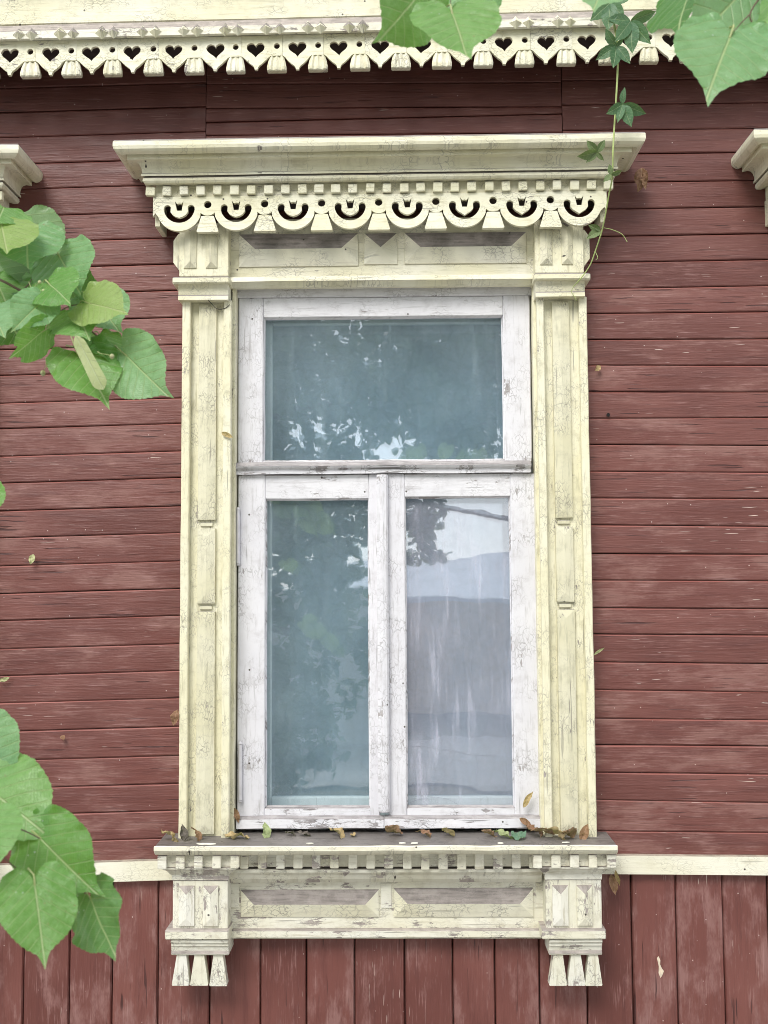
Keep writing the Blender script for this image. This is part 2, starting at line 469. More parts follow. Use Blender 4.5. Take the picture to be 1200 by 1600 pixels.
def leaf_mat(name, base, base2, under, vein, gloss=.33, trans=.34, spots=True, size=9.0):
    b = NB(name)
    uv = b.n('ShaderNodeTexCoord').outputs['UV']
    s = b.n('ShaderNodeSeparateXYZ', {0: uv})
    x, y = s.outputs[0], s.outputs[1]
    ax = b.math('ABSOLUTE', x)
    mid = b.step(ax, .006, .016, 1.0, 0.0)
    q = b.math('SUBTRACT', y, b.math('MULTIPLY', ax, .85))
    fr = b.math('ABSOLUTE', b.math('SUBTRACT', b.math('FRACT', b.math('ADD', b.math('MULTIPLY', q, 6.5), .5)), .5))
    lat = b.math('MULTIPLY', b.step(fr, .02, .07, 1.0, 0.0), b.step(ax, .30, .55, 1.0, .35))
    ve = b.math('MAXIMUM', mid, b.math('MULTIPLY', lat, .55))
    q2 = b.math('ADD', b.math('MULTIPLY', ax, .9), y)
    fr2 = b.math('ABSOLUTE', b.math('SUBTRACT', b.math('FRACT', b.math('MULTIPLY', q2, 26.0)), .5))
    ve = b.math('MAXIMUM', ve, b.math('MULTIPLY', b.step(fr2, .03, .12, 1.0, 0.0), .10))
    v = coords(b)
    n1 = b.noise(v, size, 4, .6)
    n1 = b.math('ADD', b.math('MULTIPLY', n1, .7), b.math('MULTIPLY', rand(b), .3))
    c = b.mix(b.step(n1, .3, .68), base, base2)
    c = b.mix(b.math('MULTIPLY', ve, .85), c, vein)
    if spots:
        sp = b.n('ShaderNodeTexVoronoi', {'Vector': uv, 'Scale': 13.0}, feature='F1')
        keep = b.step(b.n('ShaderNodeSeparateColor', {0: sp.outputs['Color']}).outputs[0], .86, .87)
        c = b.mix(b.math('MULTIPLY', b.step(sp.outputs['Distance'], .08, .16, 1.0, 0.0), b.math('MULTIPLY', keep, .75)), c, (.62, .70, .60))
    if spots:
        bn = b.noise(v, size * 3.2, 3, .65)
        c = b.mix(b.math('MULTIPLY', b.step(bn, .66, .70), .8), c, (.30, .22, .08))
    bf = b.n('ShaderNodeNewGeometry').outputs['Backfacing']
    c = b.mix(bf, c, b.mix(b.math('MULTIPLY', ve, .5), under, vein))
    h = b.math('SUBTRACT', b.math('MULTIPLY', n1, .3), b.math('MULTIPLY', ve, .5))
    bump = b.n('ShaderNodeBump', {'Strength': .5, 'Distance': .02, 'Height': h}).outputs[0]
    p = b.n('ShaderNodeBsdfPrincipled', {'Base Color': c, 'Roughness': gloss, 'Normal': bump, 'Specular IOR Level': .6}).outputs[0]
    t = b.n('ShaderNodeBsdfTranslucent', {'Color': b.mix(.5, c, (.35, .55, .08))}).outputs[0]
    return b.out(b.n('ShaderNodeMixShader', {0: trans, 1: p, 2: t}).outputs[0])
VEIN = (.50, .64, .30)
M['leaf'] = leaf_mat('lime_leaf_green', (.14, .355, .06), (.25, .49, .145), (.30, .46, .13), VEIN)
M['leaf_dark'] = leaf_mat('lime_leaf_deep_green', (.08, .25, .05), (.14, .33, .09), (.16, .29, .11), VEIN, .36)
M['leaf_pale'] = leaf_mat('lime_leaf_bluish_green', (.19, .41, .15), (.29, .53, .25), (.3, .46, .17), VEIN)
M['leaf_yellow'] = leaf_mat('lime_leaf_yellow_green', (.30, .46, .10), (.38, .52, .16), (.36, .47, .16), (.58, .66, .30))
M['creeper'] = leaf_mat('creeper_leaf_green', (.055, .150, .062), (.085, .20, .085), (.16, .24, .12), (.24, .34, .17), .42, .2, False)
M['creeper_olive'] = leaf_mat('creeper_leaf_olive', (.10, .16, .05), (.15, .21, .08), (.2, .26, .12), (.3, .36, .18), .45, .2, False)
M['bract'] = leaf_mat('pale_lime_bract', (.60, .66, .30), (.68, .72, .38), (.62, .66, .34), (.72, .76, .46), .5, .35, False)
M['dry_brown'] = leaf_mat('dry_leaf_brown', (.26, .13, .07), (.36, .20, .11), (.32, .19, .12), (.42, .27, .17), .6, .15, False)
M['dry_tan'] = leaf_mat('dry_leaf_tan', (.46, .32, .14), (.55, .41, .20), (.48, .36, .2), (.6, .48, .27), .6, .2, False)
M['dry_green'] = leaf_mat('withered_leaf_pale_green', (.34, .42, .18), (.42, .48, .24), (.36, .42, .2), (.5, .55, .3), .6, .2, False)
M['dry_blue'] = leaf_mat('fallen_leaf_blue_green', (.12, .24, .15), (.16, .28, .18), (.18, .26, .16), (.25, .35, .2), .6, .2, False)
M['dry_dark'] = leaf_mat('dry_leaf_dark', (.10, .085, .07), (.16, .13, .11), (.14, .12, .1), (.2, .17, .14), .7, .1, False)
M['twig'] = plain('brown_twig_bark', (.16, .11, .075), .7)
M['stalk'] = plain('yellow_green_stalk', (.42, .47, .20), .5, .12)
M['vine'] = plain('pale_green_vine_stem', (.36, .44, .16), .5, .2, 30)
M['fruit'] = plain('lime_fruit_skin', (.52, .52, .28), .7, .15)

# ------------------------------------------------------------------ the wall
XL_EDGE, XR_EDGE = -2.7, 2.7
wall = empty('house_wall', (0, .15, 0), 'red-brown painted plank house wall around and behind the pale window', 'wall')

L0 = [138, 175.5, 214.5]
LEFT_R = [129.5, 167.5, 206, 248, 287.5, 330, 371, 412, 453, 495.5, 538, 578, 621.6, 661, 704.5, 746, 790, 832, 876, 919.5, 961,
          1005.5, 1047.5, 1090, 1135, 1180, 1224, 1266, 1309]
LEFT_L = [y + 8.3 for y in LEFT_R]
RIGHT_A = [124.8, 163.5, 203, 241, 285, 326.5, 369.5, 410, 450.5, 489.5, 530, 570, 612, 653, 694.5, 736, 778, 820, 865, 906, 949.5,
           990.5, 1034, 1077, 1122, 1164, 1207, 1249, 1298]
RIGHT_B = [121.5, 160, 200, 237.5, 281, 322.5, 365, 405, 446, 487, 529, 570.5, 612, 652.5, 696, 738, 779, 822.5, 866, 907.5, 951,
           992.5, 1037, 1081, 1125, 1166, 1210, 1254, 1301]

def board_between(x0, x1, zt0, zt1, zb0, zb1, seed, gap=.0015, seg=16):
    """one horizontal plank: chamfered top edge, square lower edge a few mm proud; ends at different heights."""
    V, F = [], []
    nprof = 8
    n0 = rnd.uniform(0, 90)
    lean = rnd.uniform(.0006, .0022)
    for i in range(seg + 1):
        t = i / seg
        x = x0 + (x1 - x0) * t
        wv = .0011 * noise.noise(Vector((x * 2.2, seed, 0)))
        zt = zt0 + (zt1 - zt0) * t - gap * .3 + .0009 * noise.noise(Vector((x * 3.1, seed + 7, 4)))
        zb = zb0 + (zb1 - zb0) * t + gap * .7 + .0012 * noise.noise(Vector((x * 3.1, seed + 3, 1)))
        bow = .0014 * noise.noise(Vector((x * 1.4, seed * 1.3, 2)))
        y = bow
        prof = [(y + .022, zt), (y + .0045, zt), (y + .0004, zt - .0045), (y - .001 - lean * .4, zt - (zt - zb) * .45 + wv), (y - lean, zb + .003), (y - lean + .0018, zb), (y + .012, zb), (y + .022, zb)]
        V += [(x, p[0], p[1]) for p in prof]
    for i in range(seg):
        for j in range(nprof):
            k = (j + 1) % nprof
            F.append((i * nprof + j, i * nprof + k, (i + 1) * nprof + k, (i + 1) * nprof + j))
    F.append(tuple(range(nprof))); F.append(tuple(seg * nprof + j for j in range(nprof)))
    return V, F

def line_z(pa, pb, x):
    (ax, az), (bx, bz) = pa, pb
    return az + (bz - az) * (x - ax) / (bx - ax)

def siding(rows_a, pxa, rows_b, pxb, x0, x1, top_extra=0, bottom_px=None):
    rows = [((PX(pxa, a), PZ(pxa, a)), (PX(pxb, b_), PZ(pxb, b_))) for a, b_ in zip(rows_a, rows_b)]
    for i in range(len(rows) - 1):
        u, l = rows[i], rows[i + 1]
        j = rnd.uniform(-.001, .001)
        vf = board_between(x0, x1, line_z(*u, x0), line_z(*u, x1), line_z(*l, x0) + j, line_z(*l, x1) + j, rnd.uniform(0, 99))
        eaves_shade = (rows_a[i] + rows_b[i]) / 2 < 350 + rnd.uniform(-30, 60)  # upper rows take the colour with eaves shade painted in
        o = obj('siding_board', vf, M['red_eaves_shade' if eaves_shade else 'red_x'], wall)
        o.data.materials.append(M['red_edge_eaves_shade' if eaves_shade else 'red_edge'])
        for p in o.data.polygons:                               # rubbed upper arris
            if p.normal.z > .35 and p.normal.y < -.2: p.material_index = 1

def pad(rows, n, step=39.0):
    r = list(rows)
    for _ in range(n): r.insert(0, r[0] - step)
    return r

bl, br_ = 1345.5, 1337.0
XJ1, XJ2 = PX(322, 170), PX(878, 170)             # butt joints above the window
XWL, XWR = PX(322, 900, 0), PX(880, 900, 0)       # boards run in behind the casing
lr = pad(LEFT_R, 4) + [1349.0]; ll = [y + 8.3 for y in lr]
ra = pad(RIGHT_A, 4) + [1340.0]; rb = pad(RIGHT_B, 4) + [1342.0]
# left of the window (boards down to the belt) and right of it
siding(ll, 0, lr, 281, XL_EDGE, XJ1 - .0012)
siding(ra, 925, rb, 1200, XJ2 + .0012, XR_EDGE)
# short boards above the window, narrower ones among them
mid_l = [-26, 13, 52, 91, 131, 169, 191, 211, 250, 290, 330, 372]
mid_r = [-32, 7, 46, 86, 128, 166.5, 178, 207, 246, 286, 326, 368]
siding(mid_l, 322, mid_r, 878, XJ1 + .0012, XJ2 - .0012)

# vertical boards below the belt
JX = [-190, -112, -38, 35, 107, 174, 246, 327, 407, 479, 554, 633, 708, 774, 844, 918, 990, 1060, 1134, 1205, 1280, 1350]
zt = PZ(600, 1360)
for i in range(len(JX) - 1):
    x0, x1 = PX(JX[i], 1570), PX(JX[i + 1], 1570)
    f = rnd.uniform(-.0015, .0015)
    lean_x = rnd.uniform(-.002, .002)
    prof = [(x0 + .0016, .02), (x0 + .0016, .006 + f), (x0 + .005, f), ((x0 + x1) / 2, f - .0015), (x1 - .005, f), (x1 - .0012, .006 + f), (x1 - .0012, .02)]
    obj('lower_board', bar('z', -.12, zt, prof, 12, .0012, 0, 3.0), M['red_z'], wall)

# belt board, in two lengths either side of the window apron
for (pa, pb, qa, qb, xa, xb) in [((0, 1352), (245, 1345), (0, 1384), (245, 1376), XL_EDGE, PX(300, 1360, -.03)),
                                 ((965, 1337), (1200, 1339), (965, 1366), (1200, 1368), PX(900, 1360, -.03), XR_EDGE)]:
    a, b2, c, d = [(at(*p, -.026).x, at(*p, -.026).z) for p in (pa, pb, qa, qb)]
    V, F = bar('x', xa, xb, rect(-.026, .0, 0.0, 1.0, .003), 24, 0)
    V2 = []
    for (x, y, zz) in V:
        t_ = line_z(a, b2, x); bo = line_z(c, d, x)
        V2.append((x, y + .001 * nz((x, y, zz), 4), bo + (t_ - bo) * zz + .0012 * nz((x, 0, 0), 7, zz)))
    obj('belt_board', (V2, F), M['belt'], wall)

# timber core with the window opening, closed room behind
OX0, OX1, OZ0, OZ1 = -.535, .455, .93, 2.68
core = join(box(-3.2, OX0, .024, .26, -.1, 4.2, 0, 1, 0), box(OX1, 3.2, .024, .26, -.1, 4.2, 0, 1, 0),
            box(OX0, OX1, .024, .26, OZ1, 4.2, 0, 1, 0), box(OX0, OX1, .024, .26, -.1, OZ0, 0, 1, 0))
obj('timber_core', core, M['dark'], wall)
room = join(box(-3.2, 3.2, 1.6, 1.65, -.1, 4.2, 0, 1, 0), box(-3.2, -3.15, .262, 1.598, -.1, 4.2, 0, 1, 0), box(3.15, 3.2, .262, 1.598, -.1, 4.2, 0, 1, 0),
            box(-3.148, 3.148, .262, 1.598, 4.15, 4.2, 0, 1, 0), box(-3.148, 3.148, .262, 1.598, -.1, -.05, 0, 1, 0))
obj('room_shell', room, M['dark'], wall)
# nail holes and a gouge of bare wood
for (px, py, r) in [(950.5, 648, 3.0), (288, 674, 1.6)]:
    y = -.0075 if px > 900 else -.062
    c = at(px, py, y)
    if px > 900:
        obj('nail_hole', prism([(c.x + r * .0019 * math.cos(t * .7854), c.z + r * .0019 * math.sin(t * .7854)) for t in range(8)], y, y + .004), M['hole'], wall)
c = at(1031, 1512, -.0032)
out = [(-.008, .028), (-.003, .034), (.002, .022), (.001, .010), (.006, -.002), (.012, -.010), (.006, -.024), (.001, -.030), (-.004, -.016), (-.003, .004)]
obj('gouge', prism([(c.x + a, c.z + b_) for a, b_ in out], -.0036, .002), M['chip'], wall)

# ------------------------------------------------------------------ carved eaves board over the wall
eaves = empty('eaves_board', (0, .0, 3.2), 'cream carved eaves board with sawn hearts along the top of the wall', 'eaves board')
EX = PX(674, 70, -.165); ES = .0112
def tilt(vf):
    return [(p[0], p[1], p[2] + ES * (p[0] - EX)) for p in vf[0]], vf[1]
def EZ(py, y=-.165): return PZ(674, py, y)
SP = (3.3 - .165) / FPX
obj('fascia', tilt(bar('x', XL_EDGE, XR_EDGE, rect(-.16, .0, EZ(24, -.16), EZ(24, -.16) + .37, .004), 40, .0022, 0, 5)), M['cream_x'], eaves)
obj('cap_moulding', tilt(bar('x', XL_EDGE, XR_EDGE, [(-.162, EZ(-48)), (-.20, EZ(-60)), (-.24, EZ(-66)), (-.24, EZ(-80)), (0, EZ(-80)), (0, EZ(-48))], 30, .002)), M['cream_x'], eaves)
prof = [(-.155, EZ(26, -.16)), (-.1625, EZ(25, -.16)), (-.188, EZ(33, -.188)), (-.188, EZ(45, -.188)), (-.178, EZ(48.5, -.176)), (-.155, EZ(49.5, -.155))]
obj('stud_moulding', tilt(bar('x', XL_EDGE, XR_EDGE, prof, 40, .0016, 0, 12)), M['cream_worn'], eaves)
PITCH_X = 66.8 * SP
X0 = PX(272, 75, -.165)
ks = range(-11, 24)
zt_, zb_ = EZ(49.6), EZ(81.7)
half = [(-23.5, 81.7), (-20, 84.0), (-15, 89), (-10, 93.5), (-5.5, 96.5), (-3.2, 99.5), (-2.4, 103), (2.4, 103), (3.2, 99.5), (5.5, 96.5), (10, 93.5), (15, 89), (20, 84.0), (23.5, 81.7)]
EDGE = 9.0 * SP
for k in ks:                                                   # one sawn panel per heart, butted side by side
    xc = X0 + k * PITCH_X
    jy = rnd.uniform(-.8, .8)
    xl, xr = xc - PITCH_X / 2 + EDGE + .0003, xc + PITCH_X / 2 + EDGE - .0003
    outer = [(xl, zt_), (xl, zb_)] + [(xc + a * SP, EZ(b_ + (jy if b_ > 85 else 0))) for a, b_ in half] + [(xr, zb_), (xr, zt_)]
    hp = []
    hs_ = rnd.uniform(.92, 1.0); ha = rnd.uniform(-.09, .09); hox = rnd.uniform(-1.2, 1.2) * SP
    for i in range(28):
        t = 2 * math.pi * i / 28
        hx = 16 * math.sin(t) ** 3
        hz = 13 * math.cos(t) - 5 * math.cos(2 * t) - 2 * math.cos(3 * t) - math.cos(4 * t)
        ux, uz = hx * .95 * hs_, hz * .88 * hs_
        hp.append((xc + hox + (ux * math.cos(ha) - uz * math.sin(ha)) * SP + .0008 * rnd.uniform(-1, 1), EZ(72.5) + (ux * math.sin(ha) + uz * math.cos(ha) + 2.0) * SP + .0006 * rnd.uniform(-1, 1)))
    xd = xc + PITCH_X / 2
    dot = [(xd + 4.9 * SP * math.cos(-t * math.pi / 7), EZ(66.5) + 4.9 * SP * math.sin(-t * math.pi / 7)) for t in range(14)]
    me = fretwork([outer, hp[::-1], dot], .010, -.166 - rnd.uniform(0, .0015))
    for v in me.vertices: v.co.z += ES * (v.co.x - EX)
    put('heart_panel', me, M['cream_fret'], eaves)
for k in ks:
    xd = X0 + (k + .5) * PITCH_X
    zr = ES * (xd - EX)
    if not (PX(836, 90, -.165) < xd < PX(856, 90, -.165)):
        # tassel: three flutes flaring downwards, rounded foot
        V, F = [], []
        wt, wb_ = rnd.uniform(23, 26) * SP, rnd.uniform(30, 33) * SP
        stn = [(EZ(81.2), wt, .0), (EZ(90), wt + (wb_ - wt) * .55, .003), (EZ(99), wb_, .006), (EZ(103.5), wb_ * .98, .005), (EZ(105), wb_ * .9, .0)]
        prof_n = 11
        lean = rnd.uniform(-.002, .002)
        for (z, ww, ex) in stn:
            for j in range(prof_n):
                u = j / (prof_n - 1)
                fl = abs(math.sin(u * 3 * math.pi))
                V.append((xd + lean + (u - .5) * ww, -.160 - ex * .6 - .006 * fl, z + zr))
            V.append((xd + lean + .5 * ww, -.148, z + zr)); V.append((xd + lean - .5 * ww, -.148, z + zr))
        m = prof_n + 2
        for i in range(len(stn) - 1):
            for j in range(m):
                F.append((i * m + j, i * m + (j + 1) % m, (i + 1) * m + (j + 1) % m, (i + 1) * m + j))
        F.append(tuple(range(m))); F.append(tuple((len(stn) - 1) * m + j for j in range(m)))
        obj('tassel', (V, F), M['cream_tassel'], eaves)
    for s in (-1, 1):
        xs = xd + (-5 + s * 10.2 + rnd.uniform(-.8, .8)) * SP
        zc = EZ(39, -.188) + zr
        r = rnd.uniform(10.2, 12) * SP
        V = [(xs - r, -.187, zc), (xs, -.187, zc - r * .95), (xs + r, -.187, zc), (xs, -.187, zc + r * 1.05), (xs, -.187 - r * .85, zc)]
        obj('diamond_stud', (V, [(0, 1, 4), (1, 2, 4), (2, 3, 4), (3, 0, 4), (3, 2, 1, 0)]), M['cream_fret'], eaves)
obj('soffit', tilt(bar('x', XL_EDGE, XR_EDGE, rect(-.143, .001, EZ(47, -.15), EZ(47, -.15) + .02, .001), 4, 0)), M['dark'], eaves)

# ------------------------------------------------------------------ carved window surround
CX = -.043
sur = empty('window_surround', (CX, 0, .53), 'cream carved wooden surround of the whole window in the middle, with crescent valance', 'window surround', 'carved window surrounds along the wall')

# -- hood: mitred crown moulding round three sides
VX0, VX1, D0 = PX(239, 325, -.118), PX(948, 318, -.118), .118
def HZ(py, p): return PZ(200, py, -(D0 + p))
crown = [(-.115, HZ(217, .097)), (.097, HZ(217, .097)), (.100, HZ(219, .1)), (.1005, HZ(226, .1)), (.098, HZ(231, .098)), (.091, HZ(235.5, .091)), (.083, HZ(239, .083)), (.081, HZ(240.2, .08)), (.066, HZ(240.4, .064)),
         (.066, HZ(248, .066)), (.060, HZ(248.6, .06)), (.048, HZ(250, .048)), (.039, HZ(253, .039)), (.0325, HZ(258, .0325)), (.029, HZ(264, .029)), (.028, HZ(270, .028)),
         (.031, HZ(270.6, .031)), (.031, HZ(274, .031)), (.020, HZ(274.6, .02)), (.026, HZ(277.5, .026)), (.027, HZ(281.5, .027)), (.022, HZ(285.5, .022)), (.010, HZ(288.3, .01)),
         (-.006, HZ(289, -.006)), (-.006, HZ(308, -.006)), (-.115, HZ(308, -.006))]
def u_sweep(prof, xl, xr, d0, seg, wob=.0012):
    path = []
    V, F = [], []
    sd_ = rnd.uniform(0, 50)
    for (p, z) in prof:
        row = [(xl - p, -.001, z), (xl - p, -(d0 + p) * .5, z), (xl - p, -(d0 + p), z)]
        for i in range(1, seg): row.append((xl - p + (xr - xl + 2 * p) * i / seg, -(d0 + p), z))
        row += [(xr + p, -(d0 + p), z), (xr + p, -(d0 + p) * .5, z), (xr + p, -.001, z)]
        path.append(row)
    n = len(path[0])
    for row in path:
        for q in row:
            V.append((q[0] + wob * nz(q, 8, sd_) * .6, q[1] + (wob * nz(q, 8, sd_ + 4) if q[1] < -.01 else 0), q[2] + wob * 1.6 * nz((q[0], 0, 0), 5, sd_) + .0035 * (q[0] - CX)))
    for i in range(len(path) - 1):
        for j in range(n - 1):
            F.append((i * n + j, i * n + j + 1, (i + 1) * n + j + 1, (i + 1) * n + j))
    return V, F
hood = obj('crown_moulding', u_sweep(crown, VX0, VX1, D0, 26), M['cream_x'], sur)

# -- dentils under the crown
n_d = 28
DX0, DX1 = PX(234, 297, -.128), PX(951, 294, -.128)
SD = (3.3 - .128) / FPX
for i in range(n_d):
    xc = DX0 + (DX1 - DX0) * i / (n_d - 1) + rnd.uniform(-.0012, .0012)
    zc = PZ(200, 297.2, -.128) + .0035 * (xc - CX) + rnd.uniform(-.0008, .0008)
    hw, hh = rnd.uniform(6.7, 7.5) * SD, rnd.uniform(7.2, 7.9) * SD
    vf = box(xc - hw, xc + hw, -.128 - rnd.uniform(0, .002), -.111, zc - hh, zc + hh, .0018, 1, 0)
    a = rnd.uniform(-.05, .05)
    vf = ([(xc + (p[0] - xc) * math.cos(a) - (p[2] - zc) * math.sin(a), p[1], zc + (p[0] - xc) * math.sin(a) + (p[2] - zc) * math.cos(a)) for p in vf[0]], vf[1])
    obj('dentil', vf, M['cream_fret'], sur)

# -- sawn valance with crescents
SV = (3.3 - .118) / FPX
UX = [PX(280, 325, -.118) + (PX(905, 317, -.118) - PX(280, 325, -.118)) * i / 7 for i in range(8)]
def VZ(py): return PZ(240, py, -.118)
outer = [(VX0, VZ(307)), (VX0, VZ(337))]
def arc(xc, zc, r, a0, a1, n):
    return [(xc + r * math.cos(math.radians(a0 + (a1 - a0) * i / n)), zc + r * math.sin(math.radians(a0 + (a1 - a0) * i / n))) for i in range(n + 1)]
zc_u = VZ(326)
outer.append((VX0 + 4 * SV, VZ(332)))
holes = []
for i, xc in enumerate(UX):
    outer += arc(xc, zc_u, 36.0 * SV, 200, 340, 18)
    if i < 7:
        xm = (UX[i] + UX[i + 1]) / 2
        outer += arc(xm, VZ(322), 15.5 * SV, 222, 318, 8)
        holes.append(arc(xm, VZ(319.5), 6.1 * SV, 0, -345, 15))
    # crescent with round bulbs at its horns
    rb_ = 5.8
    cl, cr_ = xc - 19 * SV, xc + 19 * SV
    zb0 = VZ(325)
    pts = arc(cl, zb0, rb_ * SV, 20, 190, 8)
    pts += arc(xc, VZ(323.5), 25.2 * SV, 186, 354, 16)
    pts += arc(cr_, zb0, rb_ * SV, -10, 160, 8)
    pts += [(xc + 14 * SV, VZ(330.5)), (xc + 10.5 * SV, VZ(335)), (xc + 5.5 * SV, VZ(338)), (xc, VZ(339.5 if i < 5 else 341.5)), (xc - 5.5 * SV, VZ(338)), (xc - 10.5 * SV, VZ(335)), (xc - 14 * SV, VZ(330.5))]
    holes.append(pts)
    holes.append([(xc - 7 * SV, VZ(313.5)), (xc - 3.6 * SV, VZ(318.2)), (xc, VZ(317.2)), (xc + 3.6 * SV, VZ(318.2)), (xc + 7 * SV, VZ(313.5)), (xc + 5.2 * SV, VZ(322)), (xc + 4.0 * SV, VZ(328.5)), (xc - 3.8 * SV, VZ(328.5)), (xc - 5.2 * SV, VZ(322))])
outer += [(VX1 - 4 * SV, VZ(332)), (VX1, VZ(337)), (VX1, VZ(307))]
me = fretwork([outer] + holes, .013, -.118)
for v in me.vertices: v.co.z += .0035 * (v.co.x - CX)
val = put('crescent_valance', me, M['cream_fret'], sur)
for i in range(7):                                            # bells hanging below the round holes
    xm = (UX[i] + UX[i + 1]) / 2 + rnd.uniform(-.001, .001)
    zr = .0035 * (xm - CX)
    a, b_ = 10 * SV, 17.6 * SV
    vf = prism([(xm - a, VZ(337) + zr), (xm - b_, VZ(360.5) + zr), (xm - b_ + .002, VZ(362) + zr), (xm + b_ - .003, VZ(362) + zr), (xm + b_, VZ(360.5) + zr), (xm + a, VZ(337) + zr)], -.1155 - rnd.uniform(0, .003), -.099)
    obj('bell_pendant', vf, M['cream_fret'], sur)
for s, xx in ((-1, VX0 + .002), (1, VX1 - .002)):              # side boards closing the hood
    x0, x1 = (xx, xx + .016) if s < 0 else (xx - .016, xx)
    obj('hood_side', box(x0, x1, -.098, .0, PZ(255, 371, 0), VZ(309), .002), M['cream_z'], sur)
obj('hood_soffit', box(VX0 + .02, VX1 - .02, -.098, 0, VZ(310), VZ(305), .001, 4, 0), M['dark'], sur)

# -- frieze with three diamond-point blocks
FZ0, FZ1 = PZ(600, 432, -.03), PZ(600, 340, -.03)
obj('frieze_board', box(PX(352, 400, -.03), PX(842, 400, -.03), -.03, .02, FZ0, FZ1, .002), M['cream_x'], sur)
for (a, b_, t_, u_) in [(373, 560, 365, 416.5), (569, 621, 364, 413), (632, 823, 363, 412)]:
    obj('diamond_panel', hip(PX(a, 395, -.034), PX(b_, 395, -.034), PZ((a + b_) / 2, u_, -.034), PZ((a + b_) / 2, t_, -.034), -.0302, .014), M['cream_panel'], sur)
prof = [(-.028, PZ(600, 431, -.03)), (-.058, PZ(600, 430.5, -.058)), (-.060, PZ(600, 437.5, -.06)), (-.052, PZ(600, 439.5, -.05)), (-.044, PZ(600, 444, -.044)), (-.040, PZ(600, 447.5, -.04)), (-.02, PZ(600, 447.5, -.04)), (.01, PZ(600, 446, 0)), (.01, PZ(600, 431, 0))]
obj('frieze_moulding', bar('x', PX(357, 437, -.06), PX(838, 437, -.06), prof, 16, .0014), M['cream_x'], sur)

# -- the two pilasters
def pilaster(pxl, s_in, cap, strips, panel):
    """pxl: pixel edges at row 1000; s_in = +1 if the window is on the right."""
    ZB = PZ(600, 1311, -.06); ZT = PZ(600, 466, -.06)
    xa, xb = PX(pxl[0], 1000, -.06), PX(pxl[1], 1000, -.06)
    root = obj('pilaster', box(xa + .002, xb - .002, -.040, .018, ZB, ZT, .002, 20), M['cream_z'], sur)
    for (a, b_) in strips:
        obj('edge_strip', box(PX(a, 1000, -.06), PX(b_, 1000, -.06), -.0625, -.0405, ZB, ZT, .0025, 20, .0013), M['cream_z'], root)
    pa, pb = PX(panel[0], 1000, -.05), PX(panel[1], 1000, -.05)
    for (t_, u_) in [(474, 811), (824, 942), (954, 1303)]:
        obj('raised_panel', hip(pa, pb, PZ(600, u_, -.05), PZ(600, t_, -.05), -.0402, .0045, .010), M['cream_strip'], root)
    for py in (817.5, 948):
        zc = PZ(600, py, -.05)
        obj('stud', box((pa + pb) / 2 - .020, (pa + pb) / 2 + .018, -.0460, -.0402, zc - .006, zc + .006, .0015, 2, .001), M['cream_strip'], root)
    # jamb board running back to the sash
    if s_in > 0: j0, j1 = xb - .003, xb + .009
    else: j0, j1 = xa - .009, xa + .003
    obj('jamb_strip', box(j0, j1, -.03, .03, ZB, PZ(600, 447, -.03), .0015, 16), M['cream_z'], root)
    # capital
    ca, cb = PX(cap[0], 400, -.075), PX(cap[1], 400, -.075)
    z0, z1 = PZ(600, 429, -.075), PZ(600, 345, -.075)
    capo = obj('capital', box(ca, cb, -.075, .0, z0, z1, .002), M['cream_z'], sur)
    ex0, ex1 = (ca - .021, ca + .03) if s_in > 0 else (cb - .03, cb + .021)
    e0 = ca - .021 if s_in > 0 else cb + .021
    e1 = ca if s_in > 0 else cb
    zz0, zz1 = PZ(600, 424, -.04), PZ(600, 366, -.04)
    outl = [(e1 + .01 * s_in, zz0), (e1, zz0), (e0, zz0 + .028), (e0, zz1 - .022), (e1 - .006 * s_in, zz1), (e1 + .01 * s_in, zz1)]
    obj('chamfered_ear', prism(outl, -.062, -.002), M['cream_z'], capo)
    wd = cb - ca
    for f0, f1 in ((.10, .36), (.54, .78)):
        obj('raised_strip', hip(ca + wd * f0, ca + wd * f1, PZ(600, 416, -.08), PZ(600, 350, -.08), -.0752, .009, .003), M['cream_strip'], capo)
    ma, mb = ca - .015, cb + .007
    if s_in < 0: ma, mb = ca - .007, cb + .015
    obj('cap_moulding', box(ma, mb, -.103, .0, PZ(600, 440, -.10), PZ(600, 429.5, -.10), .004), M['cream_x'], capo)
    pr = [(-.09, PZ(600, 440.2, -.09)), (-.082, PZ(600, 447, -.082)), (-.078, PZ(600, 458, -.078)), (-.082, PZ(600, 460, -.08)), (-.082, PZ(600, 466, -.08)), (.0, PZ(600, 466, -.08)), (.0, PZ(600, 440.2, -.09))]
    obj('necking', bar('x', ca - .001, cb + .001, pr, 3, .0008, .001), M['cream_x'], capo)
    return root
pilaster((281, 359.5), 1, (280, 357), [(281, 294), (347, 359.5)], (307, 336))
pilaster((847, 927), -1, (836, 912), [(847, 858.5), (914.5, 927)], (871, 899))

